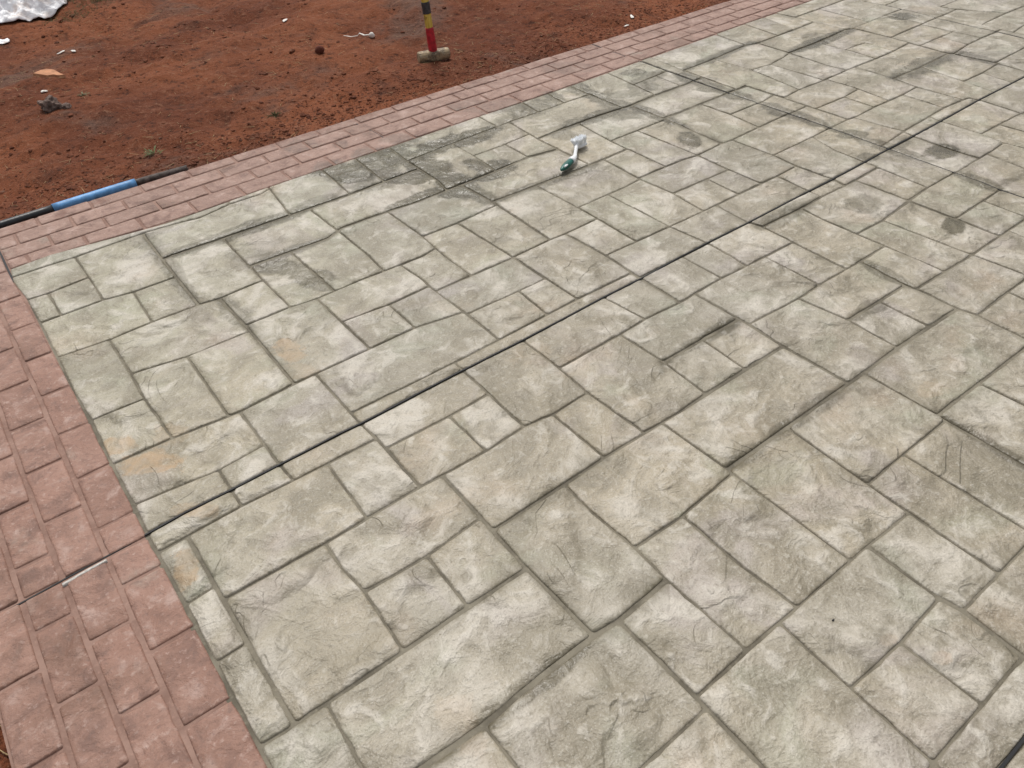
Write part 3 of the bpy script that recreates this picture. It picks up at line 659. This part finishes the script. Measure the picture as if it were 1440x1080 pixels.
# stones beyond the edges of the picture: one field, same build
def clip_half(P, a, b, keep_left):
    out = []; n = len(P)
    def sd_(p): s = (b[0]-a[0])*(p[1]-a[1])-(b[1]-a[1])*(p[0]-a[0]); return s if keep_left else -s
    for i in range(n):
        p, q = P[i], P[(i+1) % n]; sp_, sq = sd_(p), sd_(q)
        if sp_ >= 0: out.append(p)
        if sp_*sq < 0:
            t = sp_/(sp_-sq); out.append((p[0]+(q[0]-p[0])*t, p[1]+(q[1]-p[1])*t))
    return out
def poly_area(P): return .5*sum(P[i][0]*P[(i+1) % len(P)][1]-P[(i+1) % len(P)][0]*P[i][1] for i in range(len(P)))
def stone_field():
    V, F, S = [], [], []
    bl, br, tr, tl = VIEW
    r = random.Random(12); v = -3.1; sd0 = 900
    while v < 3.2:
        hgt = r.choice([.15, .30, .30, .42]); u = -.07-r.random()*.2
        while u < 8.4:
            wd = r.choice([.15, .3, .3, .45]); R_ = [(u, v), (u+wd, v), (u+wd, v+hgt), (u, v+hgt)]; u += wd
            R_ = clip_half(R_, (-.05, -3), (-.055, 3), False)
            if len(R_) >= 3: R_ = clip_half(R_, (-.057, 2.985), (.3, 2.955), False) if u < .5 else clip_half(R_, (.3, 2.94), (4.54, 2.981), False)
            if len(R_) < 3: continue
            parts = [clip_half(R_, bl, br, False)]
            i1 = clip_half(R_, bl, br, True)
            if len(i1) >= 3:
                parts.append(clip_half(i1, br, tr, False)); i2 = clip_half(i1, br, tr, True)
                if len(i2) >= 3: parts.append(clip_half(i2, tr, tl, False))
            for Q in parts:
                Q = [q for i, q in enumerate(Q) if np.hypot(q[0]-Q[i-1][0], q[1]-Q[i-1][1]) > .004]
                if len(Q) < 3 or abs(poly_area(Q)) < .002: continue
                sd0 += 1
                v_, f_, s_ = slab_piece(Q, [.0035]*len(Q), None, step=.06, seed=sd0, z0=r.uniform(-.001, .001))
                o = len(V); V += v_; F += [tuple(i+o for i in f) for f in f_]; S += s_
        v += hgt
    me = bpy.data.meshes.new('stone_field'); me.from_pydata(V, [], F); me.update()
    at = me.attributes.new('stain', 'FLOAT', 'POINT'); at.data.foreach_set('value', S)
    return tag(link('stone_field', me, MS, pavement), kind='stuff')
stone_field()

# control joints: black filler strips bedded in saw cuts
def ribbon(name, pts, half, z, parent, mat, seed=0, thick=.004):
    P = []
    for a, b in zip(pts[:-1], pts[1:]):
        a, b = np.array(a, float), np.array(b, float); n = max(1, int(np.hypot(*(b-a))/.03))
        P += [a+(b-a)*i/n for i in range(n)]
    P.append(np.array(pts[-1], float)); V, F = [], []
    for i, p in enumerate(P):
        t = P[min(i+1, len(P)-1)]-P[max(i-1, 0)]; t = t/np.hypot(*t); nn = np.array([-t[1], t[0]])
        w_ = half*(1+.25*noise.noise(Vector((i*.4, seed, 0)))); j = .0007*noise.noise(Vector((i*.23, seed, 9))); zz = z+.0006*noise.noise(Vector((i*.3, seed, 4)))
        for s, dz in ((-1, -thick), (-1, 0), (1, 0), (1, -thick)): V.append((p[0]+nn[0]*(s*w_+j), p[1]+nn[1]*(s*w_+j), zz+dz))
    for i in range(len(P)-1):
        for k in range(4): F.append((4*i+k, 4*i+(k+1) % 4, 4*i+4+(k+1) % 4, 4*i+4+k))
    return link(name, mesh(name, V, F), mat, parent, smooth=False)
J = [[(x/1000., y/1000.) for x, y in j] for j in JOINTS]
ribbon('control_joint', J[0], .0021, .0000, pavement, MBLACK, 1)
ribbon('control_joint', J[1], .0020, -.0028, pavement, MBLACK, 2)
ribbon('control_joint', J[2], .0020, -.0028, pavement, MBLACK, 3)
ribbon('control_joint', J[3], .0026, -.0004, pavement, MBLACK, 4)
cj_v = 1.462
ribbon('control_joint', [(-.428, cj_v-.012), (-.30, cj_v-.006), (-.17, cj_v), (J[0][0][0], J[0][0][1])], .0020, -.0032, border, MBLACK, 5)
ribbon('control_joint', [(-.072, 2.888), (-.072, 3.02), (-.071, 3.115), (-.070, 3.337)], .0034, -.0030, border, MBLACK, 6)
ribbon('control_joint', [(3.030, 2.956), (3.030, 3.10), (3.036, 3.337)], .0028, -.0032, border, MBLACK, 7)
ribbon('control_joint', [(1.52, 3.045), (1.515, 3.16), (1.490, 3.337)], .0024, -.0034, border, MBLACK, 8)
pm = plain('pale_cement_smear', (.50, .47, .43), .8, .3, .25, 90, .003)
v_, f_, _ = slab_piece([(-.253, 1.437), (-.150, 1.444), (-.150, 1.455), (-.253, 1.448)], [0]*4, profile=[(0, -.008), (.001, .0002), (.002, .0008), (.003, .001)], rad=.002, wob=.0012, seed=77)
link('cement_patch', mesh('cement_patch', v_, f_), pm, border)

# bricks
BPROF = [(0., -.0085), (.0007, -.0046), (.0019, -.0020), (.0046, -.0007), (.010, 0.), (.019, 0.)]
rb = random.Random(5); bcount = 0
def add_brick(P, gaps):
    global bcount
    bcount += 1
    add_stone('brick', P, gaps, None, border, MB, 300+bcount, profile=BPROF, step=.03, wob=.0014, rad=.005, z0=rb.uniform(-.0012, .0012), tilt=(rb.uniform(-.008, .008), rb.uniform(-.008, .008)))
ROWS = [(3.337, 3.259, .095), (3.259, 3.158, -.001), (3.158, 3.060, .100), (3.060, None, .002)]
CUTS = [3.033, 1.505]
field_bricks = []
for (vt, vb, ph) in ROWS:
    u = ph-.203*2
    while u < 8.3:
        u0, u1 = max(u, -.069), min(u+.203, 8.4); u += .203
        if u1-u0 < .03: continue
        spans = [(u0, u1)]
        cu = 3.033
        if u0+.02 < cu < u1-.02: spans = [(u0, cu), (cu, u1)]
        for a, b in spans:
            lo = (lambda x: vb) if vb else (lambda x: edge_v(x)+.0015)
            dr = lambda x: .004*math.sin(x*2.1+vt*9)
            top = (lambda x: vt+(0 if vt > 3.33 else dr(x)))
            bot = (lambda x: lo(x)+(dr(x) if vb else 0))
            P = [(a, bot(a)), (b, bot(b)), (b, top(b)), (a, top(a))]
            g0 = .0038
            gaps = [(.002 if vb is None else .0032), g0, .0005 if vt > 3.33 else .0032, g0]
            if a > 5.3: field_bricks.append((P, gaps))
            else: add_brick(P, gaps)
COLS = [(-.427, -.338, 1.255, 1), (-.338, -.246, 1.556, 2), (-.246, -.148, 1.660, 3), (-.148, None, 1.557, 4)]
for (ul, ur, ph, ci) in COLS:
    v = ph-.2035*22
    while v < 3.3:
        v0, v1 = max(v, -3.1), min(v+.2035, 3.336); v += .2035
        if v1-v0 < .03: continue
        cv = cj_v-.004+(.012*(-.1-ul) if ul < -.2 else 0)*-.2
        spans = [(v0, v1)]
        if v0+.015 < cv < v1-.015: spans = [(v0, cv), (cv, v1)]
        for a, b in spans:
            R = (lambda x: ur+.003*math.sin(x*3+ul*20)) if ur else (lambda x: (edge_u(x)-.0015) if x < 2.9 else -.0735)
            Lf = lambda x: ul+(.003*math.sin(x*3+(ul-.098)*20) if ci > 1 else 0)
            P = [(Lf(a), a), (R(a), a), (R(b), b), (Lf(b), b)]
            gaps = [.0034, .002 if ur is None else .0044, .0034, .0005 if ci == 1 else .0044]
            if b < .6: field_bricks.append((P, gaps))
            else: add_brick(P, gaps)
V, F = [], []
for k, (P, gaps) in enumerate(field_bricks):
    v_, f_, s_ = slab_piece(P, gaps, None, profile=BPROF, step=.06, wob=.0011, rad=.008, seed=2000+k)
    o = len(V); V += v_; F += [tuple(i+o for i in f) for f in f_]
me = bpy.data.meshes.new('brick_field'); me.from_pydata(V, [], F); me.update()
tag(link('brick_field', me, MB, border), kind='stuff')

# ------------------------------------------------------------------ sledge hammer
def hammer():
    base = Vector((2.318, 3.868, 0)); base.z = ground_z(base.x, base.y)
    root = tag(empty('sledge_hammer', base), 'sledge hammer standing on its steel head with a yellow, black and red handle', 'hammer')
    ax = (Vector((2.409, 3.838, 0))-Vector((2.231, 3.890, 0))).normalized(); sd_ = Vector((0, 0, 1)).cross(ax)
    Lh, r = .185, .031
    prof = [(-.5, .72, 0), (-.485, .90, 0), (-.46, 1., 0), (-.25, 1., 0), (-.20, .86, 1), (.20, .86, 1), (.25, 1., 0), (.46, 1., 0), (.485, .90, 0), (.5, .72, 0)]
    V, F = [], []; N = 16
    for (t, k, w_) in prof:
        for j in range(N):
            a = 2*math.pi*(j+.5)/N
            ca, sa = math.cos(a), math.sin(a)
            s = r*k/max(abs(math.cos((a+math.pi/8) % (math.pi/4)-math.pi/8)), .5)
            if w_: sx, sz = (abs(ca)**.55)*math.copysign(1, ca)*r*.95, (abs(sa)**.55)*math.copysign(1, sa)*r*.95
            else: sx, sz = ca*s, sa*s
            V.append(ax*(t*Lh)+sd_*sx+Vector((0, 0, sz+r*.93)))
    for i in range(len(prof)-1):
        for j in range(N): F.append((i*N+j, i*N+(j+1) % N, (i+1)*N+(j+1) % N, (i+1)*N+j))
    F += [tuple(range(N))[::-1], tuple((len(prof)-1)*N+j for j in range(N))]
    me = mesh('hammer_head', V, F); bm = bmesh.new(); bm.from_mesh(me); bmesh.ops.recalc_face_normals(bm, faces=bm.faces); bm.to_mesh(me); bm.free()
    g = NT('worn_hammer_steel'); tc = g.n('ShaderNodeTexCoord').outputs['Object']
    n1 = g.noise(g.vmath('MULTIPLY', tc, (1, 1, 1)), 26, 5, .65); n2 = g.noise(tc, 90, 4, .65)
    col = g.mix(g.ramp(n1, .38, .6), (.14, .105, .068), (.36, .265, .155)); col = g.mix(g.math('MULTIPLY', g.ramp(n2, .5, .7), .5), col, (.66, .54, .38)); col = g.mix(g.math('MULTIPLY', g.ramp(n1, .42, .3), .6), col, (.13, .075, .05))
    g.bump(g.math('ADD', g.math('MULTIPLY', n1, .004), g.math('MULTIPLY', n2, .0015)), 1.)
    hm = g.fin(col, .6, .5, Metallic=.15)
    h = link('head', me, hm, root, smooth=False)
    lean = (Vector((0, 0, 1)) + Vector((ct, -st, 0))*-.058).normalized()
    def seg(name, z0, z1, r0, r1, mat, lump=0.):
        n = 14; path = [Vector((0, 0, r*1.0))+lean*(z0+(z1-z0)*i/n) for i in range(n+1)]
        rad = [r0+(r1-r0)*i/n+lump*noise.noise(Vector((i*.9, z0*10, 1))) for i in range(n+1)]
        v, f = tube(path, rad, 18, True, [1.12]*(n+1)); return link(name, mesh(name, v, f), mat, root)
    g = NT('yellow_wood'); tc = g.n('ShaderNodeTexCoord').outputs['Object']
    n1 = g.noise(g.vmath('MULTIPLY', tc, (1, 1, .12)), 70, 5, .6); n2 = g.noise(tc, 18, 4, .6)
    col = g.mix(g.ramp(n1, .35, .65), (.50, .33, .035), (.74, .56, .12)); col = g.mix(g.math('MULTIPLY', g.ramp(n2, .5, .36), .7), col, (.16, .095, .03)); col = g.mix(g.math('MULTIPLY', g.ramp(n2, .6, .75), .5), col, (.62, .50, .25))
    g.bump(g.math('MULTIPLY', n1, .002), 1.); wood = g.fin(col, .55, .4)
    red = plain('red_paint', (.42, .012, .024), .5, .5, .45, 40, .003)
    tape = plain('black_tape', (.045, .045, .048), .5, .5, .5, 60, .004)
    seg('handle', .0, .84, .0185, .0205, wood)
    seg('grip_sleeve', .012, .150, .0230, .0205, red, .0006)
    seg('tape_band', .222, .282, .0214, .0216, tape, .0010)
    # wooden wedge end under the eye
    return root
hammer()

# ------------------------------------------------------------------ scrub brush lying bristles up
def brush():
    P0 = Vector((1.880, 2.231, 0)); root = tag(empty('scrub_brush', P0), 'white scrub brush with a dark green grip lying on the grey patio', 'brush')
    def rel(u, v, z): return Vector((u, v, z))-P0
    white = plain('white_plastic', (.78, .79, .80), .35, .5, .05, 20); green = plain('green_rubber', (.010, .105, .085), .4, .5, .2, 30)
    bri = plain('white_bristle', (.93, .95, .97), .7, .3, .03, 300, .001)
    def T(name, pts, rad, mat, sq=None):
        v, f = tube(pts, rad, 16, True, sq); return link(name, mesh(name, v, f), mat, root)
    a, b, c_, d = rel(1.880, 2.231, .017), rel(1.962, 2.263, .020), rel(1.999, 2.282, .020), rel(2.062, 2.345, .026)
    path = [a+(b-a)*t for t in (0, .06, .18, .38, .6, .8, .94, 1.0)]
    T('grip', path, [.0025, .0065, .0105, .0138, .0150, .0146, .0138, .0132], green, [.85]*8)
    v, f = tube([a+(b-a)*.16+Vector((.004, -.0085, .0085)), a+(b-a)*.24+Vector((.004, -.009, .011)), a+(b-a)*.36+Vector((.004, -.009, .011)), a+(b-a)*.46+Vector((.004, -.008, .010))], [.0015, .005, .005, .0015], 10, True, [.6]*4)
    link('inlay', mesh('inlay', v, f), white, root)
    T('handle', [b-(c_-b)*.05, b+(c_-b)*.25, b+(c_-b)*.6, c_, c_+(d-c_)*.18, c_+(d-c_)*.5, d, d+Vector((.010, .007, .004)), d+Vector((.026, .008, .005))], [.0148, .0155, .0135, .0095, .0078, .0075, .0082, .0100, .0085], white, [.9]*9)
    # head plate, tipped so its back faces the camera side
    e = rel(2.098, 2.360, .013); lx = Vector((.057, .004, 0)).normalized(); ly = Vector((-lx.y, lx.x, 0)); up = (Vector((0, 0, .95))+ly*.16-lx*.20).normalized(); side = lx.cross(up)
    V, F = [], []; N = 24
    for (k, h) in ((.82, -.006), (1., -.003), (1., .003), (.9, .006)):
        for j in range(N):
            t = 2*math.pi*j/N; V.append(e+lx*math.cos(t)*.037*k+side*math.sin(t)*.019*k+up*h)
    for i in range(3):
        for j in range(N): F.append((i*N+j, i*N+(j+1) % N, (i+1)*N+(j+1) % N, (i+1)*N+j))
    F += [tuple(range(N))[::-1], tuple(3*N+j for j in range(N))]
    link('head_plate', mesh('head_plate', V, F), white, root)
    r = random.Random(2); V, F = [], []
    for i in range(330):
        while True:
            x, y = r.uniform(-1, 1), r.uniform(-1, 1)
            if x*x+y*y < .9: break
        p = e+lx*x*.034+side*y*.017+up*.004; dr = (up+lx*(x*.32+r.uniform(-.1, .1))+side*(y*.30+r.uniform(-.1, .1))).normalized(); L_ = .034+r.uniform(-.003, .004)
        s1 = lx*.0011; s2 = side*.0011; o = len(V)
        for q in (p, p+dr*L_):
            V += [q-s1, q-s2, q+s1, q+s2]
        for k in range(4): F.append((o+k, o+(k+1) % 4, o+4+(k+1) % 4, o+4+k))
        F.append((o+4, o+5, o+6, o+7))
    N = 24; o = len(V)
    for (k, h) in ((.92, .004), (1.06, .017), (1.10, .0315)):
        for j in range(N):
            t = 2*math.pi*j/N; kk = k*(1+.05*math.sin(j*5.3)); V.append(e+lx*math.cos(t)*.034*kk+side*math.sin(t)*.017*kk+up*(h+.0015*math.sin(j*3.7)))
    for i in range(2):
        for j in range(N): F.append((o+i*N+j, o+i*N+(j+1) % N, o+(i+1)*N+(j+1) % N, o+(i+1)*N+j))
    F.append(tuple(o+2*N+j for j in range(N)))
    link('bristles', mesh('bristles', V, F), bri, root, smooth=False)
    return root
brush()

# ------------------------------------------------------------------ pipe along the border
def pipe():
    root = tag(empty('water_pipe', (0, 3.43, GZ)), 'black pipe with a bright blue sleeve lying against the brick border', 'pipe')
    o = Vector((0, 3.43, GZ))
    def ln(u): return Vector((u, 3.4120+.004*math.sin(u*4)-.018*max(0, u-.45), -.024+(.0 if u < .55 else -.02*(u-.55))))-o
    blk = plain('black_polythene', (.018, .019, .021), .38, .5, .3, 60, .0008); blue = plain('blue_plastic', (.115, .31, .60), .48, .5, .30, 30, .0006)
    dusty = plain('dusty_black_polythene', (.085, .066, .058), .7, .3, .5, 45, .002)
    def part(name, u0, u1, r, mat):
        n = 12; pts = [ln(u0+(u1-u0)*i/n) for i in range(n+1)]
        v, f = tube(pts, r, 20); return link(name, mesh(name, v, f), mat, root)
    tag(part('pipe_run', -.62, .19, .0178, blk), 'shiny black pipe'); tag(part('sleeve', .172, .507, .0200, blue), 'bright blue sleeve'); tag(part('pipe_end', .495, .728, .0160, dusty), 'dusty dark grey pipe end')
pipe()

# ------------------------------------------------------------------ crumpled plastic sheet
def ridged(p, s): return 1-abs(noise.noise(p*s))*2
def sheet(name, outline_c, ru, rv, ht, nseg, seed, label, cat, mat, rot=0.):
    """crumpled film: a domed, folded disc with a ragged rim resting on the soil"""
    V, F = [], []; R = nseg//3; ca, sa = math.cos(rot), math.sin(rot)
    base = Vector((outline_c[0], outline_c[1], 0)); base.z = ground_z(*outline_c)
    for i in range(R+1):
        t = i/R
        for j in range(nseg):
            a = 2*math.pi*j/nseg; ir = 1. if ru > .1 else 3.2; w_ = 1+ir*(.16*noise.noise(Vector((math.cos(a)*1.6, math.sin(a)*1.6, seed)))+.08*noise.noise(Vector((math.cos(a)*5, math.sin(a)*5, seed))))
            x, y = math.cos(a)*t*w_*ru, math.sin(a)*t*w_*rv; x, y = x*ca-y*sa, x*sa+y*ca
            p = Vector((x, y, seed)); gz = ground_z(base.x+x, base.y+y)-base.z
            env = (1-t**4)
            fold = .50*ridged(p, 4.2/max(ru*2, .3))+.42*ridged(p+Vector((4, 2, 0)), 9/max(ru*2, .3))+.22*ridged(p, 21/max(ru*2, .3))+.12*ridged(p+Vector((1, 5, 0)), 44/max(ru*2, .3))
            cell = noise.voronoi(p*(7/max(ru*2, .3)))[0]; fold += .55*(cell[1]-cell[0])-.25
            V.append((x, y, gz+.006+ht*env*(.40+.75*fold)+ht*.10*max(0, fold)))
    for i in range(R):
        for j in range(nseg): F.append((i*nseg+j, i*nseg+(j+1) % nseg, (i+1)*nseg+(j+1) % nseg, (i+1)*nseg+j))
    me = mesh(name, V, F); o = link(name, me, mat); o.location = base
    s = o.modifiers.new('thick', 'SOLIDIFY'); s.thickness = .0015
    return tag(o, label, cat)
g = NT('crumpled_white_film'); tc = g.n('ShaderNodeTexCoord').outputs['Object']
n1 = g.noise(tc, 6, 4, .6); n2 = g.noise(tc, 22, 4, .6, 1.2)
col = g.mix(g.ramp(n1, .50, .66), (.88, .88, .90), (.74, .64, .58)); g.bump(g.math('ADD', g.math('MULTIPLY', n1, .012), g.math('MULTIPLY', n2, .008)), 1.)
FILM = g.fin(col, .42, .5)
sheet('plastic_sheet', (.62, 6.82), .46, .40, .15, 246, 3.3, 'crumpled white plastic sheet heaped at the corner of the red soil', 'plastic sheet', FILM, .5)
sheet('plastic_scrap', (.470, 6.135), .044, .030, .010, 36, 8.1, 'small white plastic scrap on soil just below the crumpled sheet', 'litter', FILM)
SCRAP = plain('white_paper', (.78, .74, .68), .6, .4, .1, 60, .002)
sheet('plastic_scrap', (1.966, 5.073), .036, .013, .004, 30, 2.1, 'lone bright white scrap on soil above the round earth clod', 'litter', SCRAP, .9)
sheet('plastic_scrap', (3.516, 3.556), .020, .011, .004, 24, 4.7, 'white scrap nearest the brick border, right of the hammer', 'litter', SCRAP, .3)
sheet('plastic_scrap', (3.637, 3.634), .022, .009, .003, 24, 5.2, 'thin white scrap farther from the border, right of the hammer', 'litter', SCRAP, 1.1)
sheet('paper_scrap', (.700, 5.563), .026, .009, .003, 24, 6.6, 'flat cream scrap on soil, left one of two above the tan chip', 'litter', SCRAP, -.4)
sheet('paper_scrap', (.764, 5.518), .014, .011, .004, 24, 7.9, 'tiny cream scrap on soil, right one of two above the tan chip', 'litter', SCRAP)
sheet('paper_scrap', (.463, 4.928), .018, .012, .007, 24, 9.4, 'bent cream scrap on soil between the tan chip and grey rock', 'litter', SCRAP, .8)
# twisted strip with a knot
def strip():
    o0 = Vector((2.22, 4.567, ground_z(2.22, 4.567)))
    root = tag(empty('plastic_strip', o0), 'white twisted plastic strip with a knot lying left of the hammer', 'litter')
    pts = [(2.155, 4.651), (2.185, 4.612), (2.212, 4.576), (2.224, 4.572), (2.240, 4.540), (2.258, 4.502)]
    path = [Vector((u, v, ground_z(u, v)+.012+(.012 if i == 3 else 0)))-o0 for i, (u, v) in enumerate(pts)]
    v, f = tube(path, [.003, .0045, .004, .006, .007, .008], 8, True, [.4, .4, .6, .5, .6, .6]); link('strip', mesh('strip', v, f), SCRAP, root)
    bmk = bmesh.new(); bmesh.ops.create_icosphere(bmk, subdivisions=2, radius=.017)
    for vv in bmk.verts: vv.co = Vector((vv.co.x*1.1, vv.co.y*.8, vv.co.z*1.0))*(1+.35*noise.noise(vv.co*70)) + Vector((2.266, 4.490, ground_z(2.266, 4.49)+.014))-o0
    me = bpy.data.meshes.new('knot'); bmk.to_mesh(me); bmk.free(); link('knot', me, SCRAP, root)
strip()

# ------------------------------------------------------------------ rocks and clods that stand out
def lump(name, u, v, s, seed, mat, label, cat, sub=3, sink=.25, rough=.35):
    bmk = bmesh.new(); bmesh.ops.create_icosphere(bmk, subdivisions=sub, radius=1.)
    for w_ in bmk.verts:
        p = w_.co.copy(); k = 1+rough*noise.noise(p*1.4+Vector((seed, 0, 0)))+rough*.55*noise.noise(p*3.4+Vector((0, seed, 0)))+rough*.3*noise.noise(p*8+Vector((0, 0, seed)))
        w_.co = Vector((p.x*s[0]*k, p.y*s[1]*k, p.z*s[2]*k))
    me = bpy.data.meshes.new(name); bmk.to_mesh(me); bmk.free(); o = link(name, me, mat)
    o.location = (u, v, ground_z(u, v)+s[2]*(1-2*sink)); return tag(o, label, cat)
ROCK = plain('grey_lava_rock', (.175, .125, .105), .9, .2, .55, 45, .010)
lump('rock', .432, 4.585, (.050, .042, .038), 3., ROCK, 'rough grey brown rock lying on the red soil at left', 'rock', 4, .2, .5)
lump('rock', .492, 4.560, (.026, .022, .016), 5., ROCK, 'small grey crumb tucked against the right of the grey rock', 'rock', 3, .25, .5)
lump('earth_clod', 1.866, 4.388, (.027, .025, .024), 2., plain('dark_clod', (.125, .040, .026), .9, .2, .3, 60, .004), 'round dark red earth clod alone on the bare soil', 'clod', 3, .1, .18)
def chip():
    pts = [(.470, 5.218), (.520, 5.245), (.553, 5.240), (.585, 5.180), (.600, 5.085), (.612, 5.045), (.582, 5.058), (.560, 5.100), (.530, 5.110)]
    o0 = Vector((.545, 5.14, ground_z(.545, 5.14))); V = []
    for h in (.004, .020):
        for (u, v) in pts: k = .92 if h > .01 else 1; V.append(((u-o0.x)*k, (v-o0.y)*k, h+.006*noise.noise(Vector((u*9, v*9, h)))))
    n = len(pts); F = [tuple(range(n))[::-1], tuple(range(n, 2*n))]+[(i, (i+1) % n, n+(i+1) % n, n+i) for i in range(n)]
    me = mesh('stone_chip', V, F); bmk = bmesh.new(); bmk.from_mesh(me); bmesh.ops.recalc_face_normals(bmk, faces=bmk.faces); bmk.to_mesh(me); bmk.free()
    o = link('stone_chip', me, plain('tan_stone', (.47, .23, .125), .85, .25, .22, 30, .006), smooth=False); o.location = o0
    tag(o, 'flat tan broken stone chip on red soil at far left', 'stone')
chip()
ob = lump('pebble', 1.009, .318, (.0035, .0020, .0018), 1., MBLACK, 'tiny black speck on a grey stone at lower right', 'pebble', 2, .2, .2)
ob.location.z = .0012

# ------------------------------------------------------------------ loose crumbs, straw, weeds
ICO = None
def crumbs():
    bmk = bmesh.new(); bmesh.ops.create_icosphere(bmk, subdivisions=1, radius=1.)
    base = np.array([v.co[:] for v in bmk.verts]); fc = np.array([[v.index for v in f.verts] for f in bmk.faces]); bmk.free()
    r = np.random.default_rng(21); V, F = [], []; o = 0
    def put(u, v, s):
        nonlocal o
        k = s*r.uniform(.65, 1.25, 3); k[2] *= .62
        pts = base*(1+r.uniform(-.28, .28, (len(base), 1)))*k
        a = r.uniform(0, 6.28); c_, s_ = math.cos(a), math.sin(a)
        pts = np.stack([pts[:, 0]*c_-pts[:, 1]*s_+u, pts[:, 0]*s_+pts[:, 1]*c_+v, pts[:, 2]+ground_z(u, v)+k[2]*.15], 1)
        V.append(pts); F.append(fc+o); o += len(base)
    for i in range(7500):                       # thick along the border, thinning out
        t = r.random(); v = 3.345+abs(r.normal(0, .26))
        put(r.uniform(-.5, 4.9), v, min(.013, .0030+r.exponential(.0020)))
    n = 0
    while n < 2000:
        u, v = r.uniform(-.5, 4.8), r.uniform(3.5, 7.4)
        if noise.noise(Vector((u*1.6, v*1.6, 2)))+.25*r.standard_normal() < .05: continue
        put(u, v, min(.022, .0035+r.exponential(.0036))); n += 1
    for i in range(300): put(r.uniform(-.62, -.44), r.uniform(.6, 3.3), .004+r.exponential(.004))
    V = np.concatenate(V); F = np.concatenate(F)
    me = bpy.data.meshes.new('soil_crumbs'); me.from_pydata(V.tolist(), [], F.tolist()); me.update()
    tag(link('soil_crumbs', me, MCLOD, smooth=False), 'loose crumbs of red earth scattered beside the border', 'soil crumbs', kind='stuff')
crumbs()
def blades(name, items, mat, label, cat):
    """items: (u, v, z, length, heading, rise, bend, width)"""
    V, F = [], []
    for (u, v, z, L_, a, rise, bend, w_) in items:
        d = Vector((math.cos(a), math.sin(a), 0)); s = Vector((-d.y, d.x, 0)); o = len(V); K = 4
        for i in range(K+1):
            t = i/K; p = Vector((u, v, z))+d*L_*t*(1-rise*.5)+s*bend*L_*t*t+Vector((0, 0, 1))*(rise*L_*t*(1-.35*t))
            ww = w_*(1-.75*t)
            V += [p-s*ww, p+s*ww+Vector((0, 0, ww*.5)), p+Vector((0, 0, ww*1.1))]
        for i in range(K):
            b = o+3*i
            for k in range(3): F.append((b+k, b+(k+1) % 3, b+3+(k+1) % 3, b+3+k))
    me = mesh(name, V, F); return tag(link(name, me, mat), label, cat, kind='stuff')
r = random.Random(31); it = []
while len(it) < 1700:
    u, v = r.uniform(-.5, 4.8), 3.36+r.random()**1.3*3.9
    if noise.noise(Vector((u*1.2+5, v*1.2, 0)))+r.gauss(0, .25) < .02: continue
    it.append((u, v, ground_z(u, v)+.003, r.uniform(.015, .065), r.uniform(0, 6.28), r.uniform(0, .25), r.uniform(-.3, .3), r.uniform(.0007, .0018)))
for i in range(170):
    u, v = r.uniform(-.56, -.435), r.uniform(.7, 2.2); it.append((u, v, ground_z(u, v)+.004, r.uniform(.03, .10), r.uniform(0, 6.28), r.uniform(0, .5), r.uniform(-.3, .3), r.uniform(.0008, .0018)))
blades('dry_straw', it, plain('straw', (.42, .30, .16), .8, .25, .35, 50), 'dry straw bits scattered over the red soil', 'straw')
it = []
for i in range(900):
    u, v = r.gauss(1.22, .22), r.gauss(6.75, .17)
    if v < 6.42+.25*abs(u-1.25): continue
    it.append((u, v, ground_z(u, v), r.uniform(.03, .09), r.uniform(0, 6.28), r.uniform(.4, 1.1), r.uniform(-.3, .3), r.uniform(.0012, .0028)))
for i in range(260):
    u, v = r.gauss(.95, .12), r.gauss(6.38, .06); it.append((u, v, ground_z(u, v), r.uniform(.015, .05), r.uniform(0, 6.28), r.uniform(.2, .8), r.uniform(-.3, .3), r.uniform(.001, .002)))
blades('grass', it, plain('olive_grass', (.105, .098, .035), .7, .3, .5, 25), 'sparse olive grass growing beside the crumpled plastic sheet', 'grass')
def weed(u, v, n, L0, mat, label):
    o0 = Vector((u, v, ground_z(u, v))); root = tag(empty('weed', o0), label, 'weed'); rr = random.Random(int(u*1000)); V, F = [], []
    for i in range(n):
        a = rr.uniform(0, 6.28); L_ = L0*rr.uniform(.5, 1.1); d = Vector((math.cos(a), math.sin(a), rr.uniform(.3, 1.3))).normalized(); s = Vector((-math.sin(a), math.cos(a), 0)); w_ = L_*rr.uniform(.05, .11)
        b0 = Vector((rr.gauss(0, L0*.35), rr.gauss(0, L0*.25), 0)); o = len(V)
        for t, k in ((0, .3), (.35, 1), (.7, .8), (1, .05)):
            p = b0+d*L_*t-Vector((0, 0, L_*.35*t*t)); V += [p-s*w_*k, p+Vector((0, 0, w_*.25)), p+s*w_*k]
        for i2 in range(3):
            for k in range(2): F.append((o+3*i2+k, o+3*i2+k+1, o+3*i2+4+k, o+3*i2+3+k))
    link('leaves', mesh('leaves', V, F), mat, root)
    v_, f_ = tube([(0, 0, -.01), (0, 0, L0*.3)], [.002, .001], 6); link('stem', mesh('stem', v_, f_), mat, root)
weed(.669, 3.70, 16, .055, plain('weed_green', (.085, .105, .035), .7, .3, .4, 40), 'small green weed tuft growing on soil behind the pipe end')
weed(1.31, 3.803, 46, .040, plain('weed_dark', (.055, .050, .024), .95, .05, .5, 40), 'low dark weed patch on soil near the brick border')
weed(.612, 4.722, 30, .034, plain('weed_grey', (.16, .16, .10), .95, .05, .4, 40), 'pale grey green weed patch behind the grey rock')
